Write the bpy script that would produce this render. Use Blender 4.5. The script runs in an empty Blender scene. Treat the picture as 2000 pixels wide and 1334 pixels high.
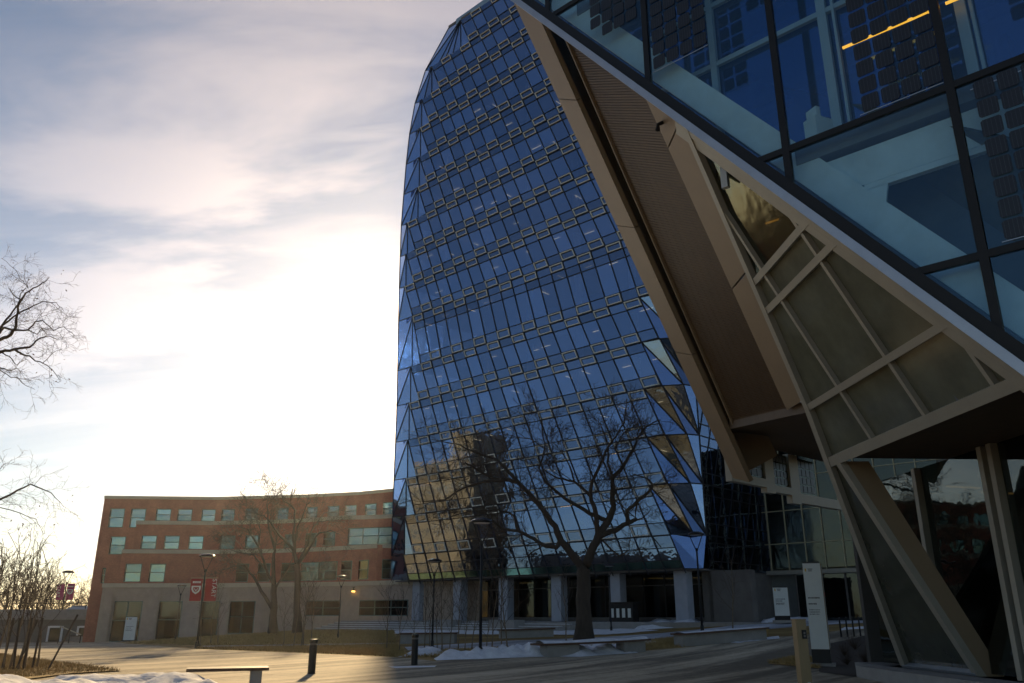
import bpy, bmesh, math, random
import numpy as np
from mathutils import Vector, Matrix, geometry, noise

R = math.radians
rnd = random.Random(7)
sc = bpy.context.scene
C = sc.collection

# ------------------------------------------------------------------ camera
FPX, YH, CH = 1600.0, 1203.0, 1.6          # focal length in photo pixels, horizon row, eye height
PITCH = math.atan((YH - 667) / FPX)
cam_d = bpy.data.cameras.new('camera')
cam_d.sensor_width = 36.0
cam_d.lens = 36.0 * FPX / 2000.0
cam_d.clip_start, cam_d.clip_end = 0.1, 6000
cam = bpy.data.objects.new('camera', cam_d)
cam.location = (0, 0, CH)
cam.rotation_euler = (R(90) + PITCH, 0, 0)
C.objects.link(cam)
sc.camera = cam

# ------------------------------------------------------------------ sky and sun
SUN_EL, SUN_AZ = R(17.6), R(-7.8)           # azimuth measured from +Y towards +X
SUN = Vector((math.sin(SUN_AZ) * math.cos(SUN_EL), math.cos(SUN_AZ) * math.cos(SUN_EL), math.sin(SUN_EL)))
w = bpy.data.worlds.new('World')
sc.world = w
w.use_nodes = True
nt = w.node_tree
nt.nodes.clear()
def wn(t, **k):
    n = nt.nodes.new(t)
    for a, b in k.items(): setattr(n, a, b)
    return n
def lk(a, b): nt.links.new(a, b)
def wmath(op, a, b=None, clamp=False):
    n = wn('ShaderNodeMath', operation=op, use_clamp=clamp)
    for i, v in enumerate((a, b)):
        if v is None: continue
        if isinstance(v, (int, float)): n.inputs[i].default_value = v
        else: lk(v, n.inputs[i])
    return n.outputs[0]
sky = wn('ShaderNodeTexSky', sky_type='NISHITA', sun_disc=False, sun_elevation=SUN_EL, sun_rotation=SUN_AZ,
         air_density=1.0, dust_density=0.8, ozone_density=1.2, altitude=1050)
tc = wn('ShaderNodeTexCoord')
dirn = wn('ShaderNodeVectorMath', operation='NORMALIZE'); lk(tc.outputs['Generated'], dirn.inputs[0])
dot = wn('ShaderNodeVectorMath', operation='DOT_PRODUCT'); lk(dirn.outputs[0], dot.inputs[0]); dot.inputs[1].default_value = SUN
cosang = wmath('MAXIMUM', dot.outputs['Value'], 0.0)
sep = wn('ShaderNodeSeparateXYZ'); lk(dirn.outputs[0], sep.inputs[0])
zz = wmath('ADD', wmath('MAXIMUM', sep.outputs[2], 0.0), 0.16)
u = wmath('DIVIDE', sep.outputs[0], zz)
v = wmath('DIVIDE', sep.outputs[1], zz)
def cloudmask(su, sv, off, lo, hi, detail, dist):
    cv = wn('ShaderNodeCombineXYZ')
    lk(wmath('ADD', wmath('MULTIPLY', u, su), off), cv.inputs[0]); lk(wmath('MULTIPLY', v, sv), cv.inputs[1])
    cv.inputs[2].default_value = off
    nz = wn('ShaderNodeTexNoise', noise_dimensions='3D')
    nz.inputs['Scale'].default_value = 1.0; nz.inputs['Detail'].default_value = detail
    nz.inputs['Roughness'].default_value = 0.55; nz.inputs['Distortion'].default_value = dist
    lk(cv.outputs[0], nz.inputs['Vector'])
    mr = wn('ShaderNodeMapRange', interpolation_type='SMOOTHSTEP')
    mr.inputs[1].default_value, mr.inputs[2].default_value = lo, hi
    lk(nz.outputs['Fac'], mr.inputs[0])
    return mr.outputs[0]
m_big = cloudmask(0.75, 1.9, 3.7, 0.46, 0.62, 6.0, 0.4)
m_thin = cloudmask(0.8, 4.2, 9.1, 0.36, 0.74, 7.0, 0.9)
mask = wmath('MAXIMUM', m_big, wmath('MULTIPLY', m_thin, 0.55))
# thin high cloud scatters sunlight mostly forward: faint far from the sun, brilliant next to it
lobe1 = wmath('POWER', cosang, 5.0)
lobe2 = wmath('POWER', cosang, 38.0)
lobe3 = wmath('POWER', cosang, 160.0)
CL_AMB, CL1, CL2, CL3, HZ = 0.02, 0.27, 0.48, 1.5, 0.02
amp = wmath('ADD', wmath('ADD', wmath('MULTIPLY', lobe1, CL1), CL_AMB), wmath('ADD', wmath('MULTIPLY', lobe2, CL2), wmath('MULTIPLY', lobe3, CL3)))
cloud = wmath('MULTIPLY', mask, amp)
veil = wmath('ADD', wmath('MULTIPLY', lobe1, 0.015), wmath('ADD', wmath('MULTIPLY', lobe2, HZ), wmath('MULTIPLY', lobe3, 0.5)))
tot = wmath('ADD', cloud, veil)
ccol = wn('ShaderNodeVectorMath', operation='SCALE'); ccol.inputs[0].default_value = (1.0, 0.70, 0.46); lk(tot, ccol.inputs['Scale'])
SKY_STR = 0.064
skyv = wn('ShaderNodeVectorMath', operation='SCALE'); lk(sky.outputs[0], skyv.inputs[0]); skyv.inputs['Scale'].default_value = SKY_STR
addv = wn('ShaderNodeVectorMath', operation='ADD'); lk(skyv.outputs[0], addv.inputs[0]); lk(ccol.outputs[0], addv.inputs[1])
bg = wn('ShaderNodeBackground'); lk(addv.outputs[0], bg.inputs['Color']); bg.inputs['Strength'].default_value = 1.0
wo = wn('ShaderNodeOutputWorld'); lk(bg.outputs[0], wo.inputs['Surface'])

sun_d = bpy.data.lights.new('sun', 'SUN')
sun_d.energy, sun_d.angle, sun_d.color = 5.0, R(1.6), (1.0, 0.72, 0.38)
sun = bpy.data.objects.new('sun', sun_d)
sun.rotation_euler = (-SUN).to_track_quat('-Z', 'Y').to_euler()
sun.location = (-30, 200, 70)
C.objects.link(sun)

sc.view_settings.view_transform = 'Standard'
sc.view_settings.look = 'None'
sc.view_settings.exposure = 0.60
sc.view_settings.gamma = 1.0
sc.view_settings.use_curve_mapping = False
sc.cycles.max_bounces = 6
sc.cycles.use_adaptive_sampling = True
sc.cycles.adaptive_threshold = 0.02
sc.cycles.transparent_max_bounces = 12
sc.cycles.glossy_bounces = 4
sc.cycles.diffuse_bounces = 2
sc.cycles.caustics_reflective = False
sc.cycles.caustics_refractive = False

# ------------------------------------------------------------------ pixel helpers (photo is 2000 x 1334)
cp, sp = math.cos(PITCH), math.sin(PITCH)
EYE = Vector((0, 0, CH))
def ray(px, py):
    a, b = (px - 1000) / FPX, (667 - py) / FPX
    return Vector((a, cp - b * sp, sp + b * cp))
def at(px, py, Y):
    r = ray(px, py); return EYE + r * (Y / r.y)
def onplane(px, py, P0, n):
    r = ray(px, py); return EYE + r * ((P0 - EYE).dot(n) / r.dot(n))
def proj(P):
    d = P - EYE
    zc = d.y * cp + d.z * sp
    return 1000 + FPX * d.x / zc, 667 - FPX * (-d.y * sp + d.z * cp) / zc
def xat(px, Y, z):                       # X of a point at depth Y, height z that shows at column px
    return (px - 1000) / FPX * (Y * cp + (z - CH) * sp)

# ------------------------------------------------------------------ mesh helpers
class MB:
    def __init__(s): s.v, s.f = [], []
    def add(s, vs, fs):
        o = len(s.v); s.v += [tuple(x) for x in vs]; s.f += [tuple(i + o for i in f) for f in fs]
    def hexa(s, a, b):                   # two matching quads a (bottom), b (top)
        s.add(list(a) + list(b), [(3, 2, 1, 0), (4, 5, 6, 7), (0, 1, 5, 4), (1, 2, 6, 5), (2, 3, 7, 6), (3, 0, 4, 7)])
    def box(s, c, sx, sy, sz, rz=0.0):
        c = Vector(c); ca, sa = math.cos(rz), math.sin(rz)
        def p(x, y, z): return c + Vector((x * ca - y * sa, x * sa + y * ca, z))
        q = [(-1, -1), (1, -1), (1, 1), (-1, 1)]
        s.hexa([p(a * sx / 2, b * sy / 2, -sz / 2) for a, b in q], [p(a * sx / 2, b * sy / 2, sz / 2) for a, b in q])
    def bar(s, p0, p1, side, w, nrm, d, off=0.0):   # bar from p0 to p1, width w along side, from off to off+d along nrm
        p0, p1 = Vector(p0), Vector(p1)
        a = Vector(side).normalized() * (w / 2); n = Vector(nrm).normalized()
        s.hexa([p0 - a + n * off, p0 + a + n * off, p1 + a + n * off, p1 - a + n * off],
               [p0 - a + n * (off + d), p0 + a + n * (off + d), p1 + a + n * (off + d), p1 - a + n * (off + d)])
    def slab(s, poly, n, d, off=0.0):    # convex or simple polygon extruded along n
        n = Vector(n).normalized(); k = len(poly); P = [Vector(p) for p in poly]
        s.add([p + n * off for p in P] + [p + n * (off + d) for p in P],
              [tuple(range(k - 1, -1, -1)), tuple(range(k, 2 * k))] + [(i, (i + 1) % k, (i + 1) % k + k, i + k) for i in range(k)])
    def tube(s, pts, rad, n=6, cap=True):
        pts = [Vector(p) for p in pts]; o = len(s.v); up = Vector((0.123, 0.31, 0.94)); m = len(pts)
        for i, p in enumerate(pts):
            t = (pts[min(i + 1, m - 1)] - pts[max(i - 1, 0)])
            if t.length < 1e-9: t = Vector((0, 0, 1))
            t.normalize()
            a = t.cross(up)
            if a.length < 1e-3: a = t.cross(Vector((1, 0, 0)))
            a.normalize(); b = t.cross(a)
            r = rad[i] if hasattr(rad, '__len__') else rad
            for k in range(n):
                th = 2 * math.pi * k / n
                s.v.append(tuple(p + a * (r * math.cos(th)) + b * (r * math.sin(th))))
        for i in range(m - 1):
            for k in range(n):
                k2 = (k + 1) % n
                s.f.append((o + i * n + k, o + i * n + k2, o + (i + 1) * n + k2, o + (i + 1) * n + k))
        if cap:
            s.f.append(tuple(o + k for k in range(n))); s.f.append(tuple(o + (m - 1) * n + k for k in range(n - 1, -1, -1)))
    def lathe(s, prof, c=(0, 0, 0), n=16):   # prof = [(r,z)...]
        o = len(s.v); c = Vector(c)
        for r, z in prof:
            for k in range(n):
                th = 2 * math.pi * k / n
                s.v.append((c.x + r * math.cos(th), c.y + r * math.sin(th), c.z + z))
        for i in range(len(prof) - 1):
            for k in range(n):
                k2 = (k + 1) % n
                s.f.append((o + i * n + k, o + i * n + k2, o + (i + 1) * n + k2, o + (i + 1) * n + k))
        s.f.append(tuple(o + k for k in range(n - 1, -1, -1)))
        s.f.append(tuple(o + (len(prof) - 1) * n + k for k in range(n)))
    def mesh(s, name, smooth=False):
        me = bpy.data.meshes.new(name); me.from_pydata(s.v, [], s.f); me.update()
        bm = bmesh.new(); bm.from_mesh(me); bmesh.ops.recalc_face_normals(bm, faces=bm.faces); bm.to_mesh(me); bm.free()
        if smooth: me.shade_smooth()
        return me
def tag(o, label=None, cat=None, group=None, kind=None):
    if label: o['label'] = label
    if cat: o['category'] = cat
    if group: o['group'] = group
    if kind: o['kind'] = kind
    return o
def root(name, loc, label, cat, group=None, rz=0.0):
    o = bpy.data.objects.new(name, None); o.empty_display_size = 0.3
    o.location = loc; o.rotation_euler = (0, 0, rz); C.objects.link(o)
    return tag(o, label, cat, group)
def link(name, me, mt, parent=None, local=False, loc=None, kind=None):
    o = bpy.data.objects.new(name, me)
    if mt is not None and len(me.materials) == 0: me.materials.append(mt)
    if parent is not None:
        o.parent = parent
        if not local and parent.type == 'EMPTY':
            o.matrix_parent_inverse = (Matrix.Translation(parent.location) @ Matrix.Rotation(parent.rotation_euler.z, 4, 'Z')).inverted()
    if loc is not None: o.location = loc
    C.objects.link(o)
    if kind: o['kind'] = kind
    return o
def part(name, mb, mt, parent=None, local=False, smooth=False, kind=None):
    return link(name, mb.mesh(name, smooth), mt, parent, local, None, kind)
def copy_tree(o, parent=None):
    c = o.copy(); C.objects.link(c)
    if parent is not None: c.parent = parent
    for ch in list(o.children): copy_tree(ch, c)
    return c
def text_mesh(s, size, extrude=0.004):
    cu = bpy.data.curves.new('lettering', 'FONT'); cu.body = s; cu.size = size; cu.extrude = extrude; cu.align_x = 'CENTER'; cu.align_y = 'CENTER'
    ob = bpy.data.objects.new('lettering', cu); C.objects.link(ob)
    dg = bpy.context.evaluated_depsgraph_get()
    me = bpy.data.meshes.new_from_object(ob.evaluated_get(dg)); bpy.data.objects.remove(ob); bpy.data.curves.remove(cu)
    return me

# ------------------------------------------------------------------ materials
def mat(name, col, rough=0.7, metal=0.0, var=0.15, vscale=3.0, bump=0.0, bscale=40.0, spec=0.5, stretch=(1, 1, 1), emis=None, estr=0.0, alpha=1.0):
    m = bpy.data.materials.new(name); m.use_nodes = True; t = m.node_tree; b = t.nodes['Principled BSDF']
    b.inputs['Roughness'].default_value = rough; b.inputs['Metallic'].default_value = metal
    b.inputs['Specular IOR Level'].default_value = spec
    b.inputs['Base Color'].default_value = (*col, 1)
    tcn = t.nodes.new('ShaderNodeTexCoord'); mp = t.nodes.new('ShaderNodeMapping'); mp.inputs['Scale'].default_value = stretch
    geo = t.nodes.new('ShaderNodeNewGeometry'); t.links.new(geo.outputs['Position'], mp.inputs[0])
    if var > 0:
        nz = t.nodes.new('ShaderNodeTexNoise'); nz.inputs['Scale'].default_value = vscale; nz.inputs['Detail'].default_value = 6; nz.inputs['Roughness'].default_value = 0.65
        t.links.new(mp.outputs[0], nz.inputs['Vector'])
        mr = t.nodes.new('ShaderNodeMapRange'); mr.inputs[1].default_value, mr.inputs[2].default_value = 0.25, 0.75
        mr.inputs[3].default_value, mr.inputs[4].default_value = 1 - var, 1 + var
        t.links.new(nz.outputs['Fac'], mr.inputs[0])
        vm = t.nodes.new('ShaderNodeVectorMath'); vm.operation = 'SCALE'; vm.inputs[0].default_value = col
        t.links.new(mr.outputs[0], vm.inputs['Scale']); t.links.new(vm.outputs[0], b.inputs['Base Color'])
    if bump > 0:
        n2 = t.nodes.new('ShaderNodeTexNoise'); n2.inputs['Scale'].default_value = bscale; n2.inputs['Detail'].default_value = 5
        t.links.new(mp.outputs[0], n2.inputs['Vector'])
        bp = t.nodes.new('ShaderNodeBump'); bp.inputs['Strength'].default_value = bump; bp.inputs['Distance'].default_value = 0.02
        t.links.new(n2.outputs['Fac'], bp.inputs['Height']); t.links.new(bp.outputs[0], b.inputs['Normal'])
    if emis:
        b.inputs['Emission Color'].default_value = (*emis, 1); b.inputs['Emission Strength'].default_value = estr
    return m
def glass(name, refl, trans, mix, rough=0.01, wob=0.0, vary=0.0):
    """coated architectural glass: mirror-like coating over a tinted see-through body"""
    m = bpy.data.materials.new(name); m.use_nodes = True; t = m.node_tree; t.nodes.clear()
    out = t.nodes.new('ShaderNodeOutputMaterial'); mx = t.nodes.new('ShaderNodeMixShader')
    g = t.nodes.new('ShaderNodeBsdfGlossy'); g.inputs['Color'].default_value = (*refl, 1); g.inputs['Roughness'].default_value = rough
    tr = t.nodes.new('ShaderNodeBsdfTransparent'); tr.inputs['Color'].default_value = (*trans, 1)
    lw = t.nodes.new('ShaderNodeLayerWeight'); lw.inputs['Blend'].default_value = 0.5
    pw = t.nodes.new('ShaderNodeMath'); pw.operation = 'POWER'; pw.inputs[1].default_value = 4.0; t.links.new(lw.outputs['Facing'], pw.inputs[0])
    mr = t.nodes.new('ShaderNodeMapRange'); mr.inputs[3].default_value = mix; mr.inputs[4].default_value = 1.0
    t.links.new(pw.outputs[0], mr.inputs[0]); t.links.new(mr.outputs[0], mx.inputs[0])
    if vary > 0:                                       # panes differ a little in coating
        oi = t.nodes.new('ShaderNodeObjectInfo'); m2 = t.nodes.new('ShaderNodeMapRange'); m2.inputs[3].default_value, m2.inputs[4].default_value = 1 - vary, 1 + vary
        t.links.new(oi.outputs['Random'], m2.inputs[0])
        vs = t.nodes.new('ShaderNodeVectorMath'); vs.operation = 'SCALE'; vs.inputs[0].default_value = refl; t.links.new(m2.outputs[0], vs.inputs['Scale']); t.links.new(vs.outputs[0], g.inputs['Color'])
    t.links.new(tr.outputs[0], mx.inputs[1]); t.links.new(g.outputs[0], mx.inputs[2]); t.links.new(mx.outputs[0], out.inputs['Surface'])
    if wob > 0:
        geo = t.nodes.new('ShaderNodeNewGeometry')
        nz = t.nodes.new('ShaderNodeTexNoise'); nz.inputs['Scale'].default_value = 0.9; nz.inputs['Detail'].default_value = 3
        t.links.new(geo.outputs['Position'], nz.inputs['Vector'])
        bp = t.nodes.new('ShaderNodeBump'); bp.inputs['Strength'].default_value = wob; bp.inputs['Distance'].default_value = 0.05
        t.links.new(nz.outputs['Fac'], bp.inputs['Height']); t.links.new(bp.outputs[0], g.inputs['Normal'])
    return m
M = {}
M['tower_glass'] = glass('tower_glass', (0.50, 0.66, 0.94), (0.54, 0.64, 0.78), 0.42, 0.012, 0.25, 0.16)
M['spandrel_glass'] = glass('spandrel_glass', (0.44, 0.58, 0.84), (0.32, 0.38, 0.46), 0.44, 0.02, 0.25, 0.2)
M['teal_glass'] = glass('teal_glass', (0.34, 0.62, 0.68), (0.26, 0.58, 0.64), 0.35, 0.05)
M['dark_glass'] = glass('dark_glass', (0.55, 0.62, 0.62), (0.28, 0.30, 0.28), 0.10, 0.01, 0.1)
M['block_glass'] = glass('block_glass', (0.50, 0.72, 0.90), (0.80, 0.92, 0.97), 0.07, 0.005)
M['olive_glass'] = glass('olive_glass', (0.60, 0.63, 0.55), (0.30, 0.31, 0.25), 0.12, 0.10, 0.35)
M['frit_glass'] = mat('fritted_glass', (0.125, 0.13, 0.095), 0.13, 0, 0.35, 0.9, 0, 40, 0.5, (1, 1, 1))
M['brick_glass'] = glass('brick_glass', (0.42, 0.62, 0.61), (0.30, 0.42, 0.42), 0.34, 0.02, 0.6, 0.35)
M['mullion'] = mat('dark_mullion', (0.018, 0.02, 0.024), 0.5, 0.4, 0.2)
M['vent_frame'] = mat('pale_aluminium', (0.70, 0.70, 0.62), 0.5, 0.1, 0.1)
M['black_metal'] = mat('black_metal', (0.012, 0.012, 0.013), 0.5, 0.3, 0.2)
M['silver'] = mat('brushed_silver', (0.46, 0.50, 0.56), 0.35, 0.6, 0.1, 2.0)
M['tan_panel'] = mat('bronze_panel', (0.24, 0.175, 0.105), 0.55, 0.15, 0.08, 1.2, 0.02)
M['frame_tan'] = mat('greige_frame', (0.34, 0.32, 0.265), 0.5, 0.2, 0.08, 2.0)
M['grille'] = mat('bronze_grille', (0.095, 0.052, 0.020), 0.5, 0.3, 0.2, 2.0)
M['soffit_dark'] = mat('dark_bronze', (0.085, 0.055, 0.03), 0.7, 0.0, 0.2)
M['white_paint'] = mat('white_paint', (0.72, 0.74, 0.74), 0.5, 0, 0.05)
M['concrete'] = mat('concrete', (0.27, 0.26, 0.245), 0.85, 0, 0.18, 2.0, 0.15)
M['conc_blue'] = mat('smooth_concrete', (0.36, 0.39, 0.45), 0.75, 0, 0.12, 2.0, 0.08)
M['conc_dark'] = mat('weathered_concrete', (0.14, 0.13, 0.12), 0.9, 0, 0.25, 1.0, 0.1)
M['tower_blind'] = mat('roller_blind', (.42, .43, .43), .9, 0, .05)
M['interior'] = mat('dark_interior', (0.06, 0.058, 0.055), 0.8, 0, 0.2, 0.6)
M['interior_wood'] = mat('interior_wood', (0.16, 0.10, 0.05), 0.6, 0, 0.3, 1.5)
M['slab'] = mat('ceiling_slab', (0.20, 0.20, 0.20), 0.8, 0, 0.1)
M['cell'] = mat('solar_cell', (0.012, 0.013, 0.018), 0.3, 0.0, 0.2, 8.0, 0, 40, 0.6)
M['led'] = mat('warm_led', (1, 0.6, 0.15), 0.5, 0, 0, emis=(1.0, 0.40, 0.03), estr=1.1)
M['led_small'] = mat('office_light', (1, 0.8, 0.5), 0.5, 0, 0, emis=(1.0, 0.60, 0.26), estr=1.6)
M['stone'] = mat('sandstone', (0.40, 0.32, 0.255), 0.85, 0, 0.14, 1.5, 0.1)
M['coping'] = mat('pale_stone', (0.50, 0.44, 0.33), 0.8, 0, 0.12, 1.5)
M['red_cloth'] = mat('red_cloth', (0.33, 0.012, 0.018), 0.8, 0, 0.1)
M['pink_cloth'] = mat('magenta_cloth', (0.42, 0.03, 0.16), 0.8, 0, 0.1)
M['print_white'] = mat('white_print', (0.75, 0.72, 0.70), 0.7, 0, 0.05)
M['print_dark'] = mat('dark_print', (0.06, 0.06, 0.065), 0.7, 0, 0.05)
M['print_yellow'] = mat('yellow_print', (0.65, 0.42, 0.05), 0.7, 0, 0.05)
M['print_red'] = mat('red_print', (0.45, 0.03, 0.02), 0.6, 0, 0.05)
M['bark'] = mat('bark', (0.060, 0.046, 0.034), 0.95, 0, 0.35, 6.0, 0.6, 18.0, stretch=(1, 1, 0.25))
M['bark_pale'] = mat('sapling_bark', (0.17, 0.13, 0.085), 0.9, 0, 0.3, 6.0)
M['twig'] = mat('twig', (0.075, 0.055, 0.04), 0.95, 0, 0.2)
M['leaf'] = mat('dead_leaf', (0.10, 0.05, 0.022), 0.8, 0, 0.3)
M['bench_wood'] = mat('bench_wood', (0.085, 0.04, 0.02), 0.6, 0, 0.35, 5.0, 0.1, stretch=(1, 1, 6))
M['tan_post'] = mat('bronze_post', (0.23, 0.17, 0.09), 0.5, 0.3, 0.1)
M['mulch'] = mat('mulch', (0.035, 0.024, 0.016), 1.0, 0, 0.4, 8.0, 0.8, 20)
M['car_paint'] = mat('silver_paint', (0.45, 0.46, 0.48), 0.3, 0.5, 0.02)
M['rubber'] = mat('rubber', (0.015, 0.015, 0.015), 0.8)
M['brown_conc'] = mat('brown_precast', (0.31, 0.225, 0.125), 0.9, 0, 0.2, 0.4)

def snow_mat():
    m = mat('snow', (0.70, 0.71, 0.74), 0.85, 0, 0.25, 2.5, 1.0, 9.0, 0.15)
    b = m.node_tree.nodes['Principled BSDF']; b.inputs['Subsurface Weight'].default_value = 0.0
    return m
M['snow'] = snow_mat()
def brick_mat():
    m = bpy.data.materials.new('red_brick'); m.use_nodes = True; t = m.node_tree; b = t.nodes['Principled BSDF']
    geo = t.nodes.new('ShaderNodeNewGeometry'); s = t.nodes.new('ShaderNodeSeparateXYZ'); t.links.new(geo.outputs['Position'], s.inputs[0])
    c = t.nodes.new('ShaderNodeCombineXYZ'); t.links.new(s.outputs[0], c.inputs[0]); t.links.new(s.outputs[2], c.inputs[1])
    bk = t.nodes.new('ShaderNodeTexBrick'); bk.inputs['Scale'].default_value = 3.2
    bk.inputs['Color1'].default_value = (0.44, 0.135, 0.082, 1); bk.inputs['Color2'].default_value = (0.35, 0.10, 0.062, 1)
    bk.inputs['Mortar'].default_value = (0.26, 0.15, 0.11, 1); bk.inputs['Mortar Size'].default_value = 0.02
    t.links.new(c.outputs[0], bk.inputs['Vector'])
    nz = t.nodes.new('ShaderNodeTexNoise'); nz.inputs['Scale'].default_value = 0.7; nz.inputs['Detail'].default_value = 8; nz.inputs['Roughness'].default_value = 0.7
    t.links.new(geo.outputs['Position'], nz.inputs['Vector'])
    mr = t.nodes.new('ShaderNodeMapRange'); mr.inputs[1].default_value, mr.inputs[2].default_value, mr.inputs[3].default_value, mr.inputs[4].default_value = 0.3, 0.7, 0.75, 1.25
    t.links.new(nz.outputs['Fac'], mr.inputs[0])
    vm = t.nodes.new('ShaderNodeVectorMath'); vm.operation = 'SCALE'; t.links.new(bk.outputs['Color'], vm.inputs[0]); t.links.new(mr.outputs[0], vm.inputs['Scale'])
    t.links.new(vm.outputs[0], b.inputs['Base Color']); b.inputs['Roughness'].default_value = 0.9
    return m
M['brick'] = brick_mat()
def streak_mat(name, c1, c2, ang, fine, lo, hi, rough, joints=False):
    """paving with frost and thin drifted snow lying in streaks"""
    m = bpy.data.materials.new(name); m.use_nodes = True; t = m.node_tree; b = t.nodes['Principled BSDF']
    geo = t.nodes.new('ShaderNodeNewGeometry'); mp = t.nodes.new('ShaderNodeMapping'); mp.inputs['Rotation'].default_value = (0, 0, ang)
    t.links.new(geo.outputs['Position'], mp.inputs[0])
    mp2 = t.nodes.new('ShaderNodeMapping'); mp2.inputs['Scale'].default_value = (0.055, 0.75, 1); t.links.new(mp.outputs[0], mp2.inputs[0])
    n1 = t.nodes.new('ShaderNodeTexNoise'); n1.inputs['Scale'].default_value = 1.0; n1.inputs['Detail'].default_value = 5; n1.inputs['Roughness'].default_value = 0.6; n1.inputs['Distortion'].default_value = 0.3
    t.links.new(mp2.outputs[0], n1.inputs['Vector'])
    n2 = t.nodes.new('ShaderNodeTexNoise'); n2.inputs['Scale'].default_value = fine; n2.inputs['Detail'].default_value = 8; n2.inputs['Roughness'].default_value = 0.75
    t.links.new(geo.outputs['Position'], n2.inputs['Vector'])
    ad = t.nodes.new('ShaderNodeMath'); ad.operation = 'MULTIPLY_ADD'; t.links.new(n2.outputs['Fac'], ad.inputs[0]); ad.inputs[1].default_value = 0.35; t.links.new(n1.outputs['Fac'], ad.inputs[2])
    mr = t.nodes.new('ShaderNodeMapRange'); mr.interpolation_type = 'SMOOTHSTEP'; mr.inputs[1].default_value, mr.inputs[2].default_value = lo, hi
    t.links.new(ad.outputs[0], mr.inputs[0])
    mx = t.nodes.new('ShaderNodeMix'); mx.data_type = 'RGBA'; mx.inputs[6].default_value = (*c1, 1); mx.inputs[7].default_value = (*c2, 1)
    t.links.new(mr.outputs[0], mx.inputs[0]); t.links.new(mx.outputs[2], b.inputs['Base Color'])
    if joints:
        mj = t.nodes.new('ShaderNodeMapping'); mj.inputs['Rotation'].default_value = (0, 0, R(43)); t.links.new(geo.outputs['Position'], mj.inputs[0])
        bk = t.nodes.new('ShaderNodeTexBrick'); bk.inputs['Scale'].default_value = 1.0; bk.inputs['Brick Width'].default_value = 1.2; bk.inputs['Row Height'].default_value = 0.6; bk.inputs['Mortar Size'].default_value = 0.014
        bk.inputs['Color1'].default_value = (1, 1, 1, 1); bk.inputs['Color2'].default_value = (.86, .86, .86, 1); bk.inputs['Mortar'].default_value = (.45, .42, .4, 1)
        t.links.new(mj.outputs[0], bk.inputs['Vector'])
        mu = t.nodes.new('ShaderNodeMix'); mu.data_type = 'RGBA'; mu.blend_type = 'MULTIPLY'; mu.inputs[0].default_value = 0.75
        t.links.new(mx.outputs[2], mu.inputs[6]); t.links.new(bk.outputs['Color'], mu.inputs[7]); t.links.new(mu.outputs[2], b.inputs['Base Color'])
    bp = t.nodes.new('ShaderNodeBump'); bp.inputs['Strength'].default_value = 0.5; bp.inputs['Distance'].default_value = 0.02
    t.links.new(n2.outputs['Fac'], bp.inputs['Height']); t.links.new(bp.outputs[0], b.inputs['Normal'])
    b.inputs['Roughness'].default_value = rough; b.inputs['Specular IOR Level'].default_value = 0.12
    return m
M['plaza'] = streak_mat('frosted_paving', (0.18, 0.155, 0.115), (0.56, 0.48, 0.35), R(-55), 5.0, 0.52, 0.80, 0.9, True)
M['path'] = streak_mat('snowy_path', (0.26, 0.27, 0.29), (0.60, 0.62, 0.68), R(-50), 3.0, 0.5, 0.9, 0.8)
M['lawn'] = streak_mat('dry_lawn', (0.16, 0.10, 0.035), (0.33, 0.235, 0.095), R(20), 2.0, 0.45, 0.9, 0.95)
M['far_ground'] = M['lawn']

# ------------------------------------------------------------------ terrain
ctl = [(x, y, 0.0) for x in (-40, -20, 0, 12, 25) for y in (-20, 0, 14, 27)]
ctl += [(-30, 45, -.12), (-18, 44, -.02), (-8, 40, .02), (0, 45, .22), (7, 46, .32), (12, 36, .42), (17, 44, .95), (22, 54, 1.30), (16, 54, 1.22),
        (-43, 88, -1.0), (-38, 82, -.9), (-30, 80, -.5), (-20, 78, .25), (-12, 76, .55), (-5, 68, .55), (2, 61, .55), (8, 54, .6), (-45, 60, -.45), (-60, 100, -1.3),
        (32, 60, 1.35), (26, 40, 1.0), (16, 27, .12), (-25, 62, -.15), (-70, 60, -.8), (-80, 130, -1.5), (0, 130, .3), (45, 90, 1.2)]
_P = np.array(ctl)
_A = np.linalg.norm(_P[:, None, :2] - _P[None, :, :2], axis=2)
_n = len(_P); _B = np.zeros((_n + 3, _n + 3)); _B[:_n, :_n] = _A - 0.9 * np.eye(_n); _B[:_n, _n] = 1; _B[:_n, _n + 1:] = _P[:, :2]; _B[_n:, :_n] = _B[:_n, _n:].T
_W = np.linalg.solve(_B, np.concatenate([_P[:, 2], np.zeros(3)]))
def T(x, y):
    x = min(max(x, -85), 45); y = min(max(y, -20), 130)
    r = np.hypot(_P[:, 0] - x, _P[:, 1] - y)
    return float(max(-1.8, min(1.45, r @ _W[:_n] + _W[_n] + _W[_n + 1] * x + _W[_n + 2] * y)))
def hit(px, py, dz=0.0):                 # where the sight line through a pixel meets the terrain
    r = ray(px, py); lo = None; t = 4.0
    while t < 160:
        P = EYE + r * t
        if P.z <= T(P.x, P.y) + dz:
            a, b = t - 0.5, t
            for _ in range(20):
                m = (a + b) / 2; Q = EYE + r * m
                if Q.z <= T(Q.x, Q.y) + dz: b = m
                else: a = m
            return EYE + r * b
        t += 0.5
    return EYE + r * t
def axis(lo, hi, step, far):
    a = list(np.arange(lo, hi + .01, step)); s = step; x = hi
    while x < far: s *= 1.5; x += s; a.append(x)
    s = step; x = lo
    while x > -far: s *= 1.5; x -= s; a.insert(0, x)
    return a
xs, ys = axis(-84, 44, 2.0, 2500), axis(-20, 128, 2.0, 2500)
g = MB(); g.v = [(x, y, T(x, y)) for y in ys for x in xs]
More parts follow.
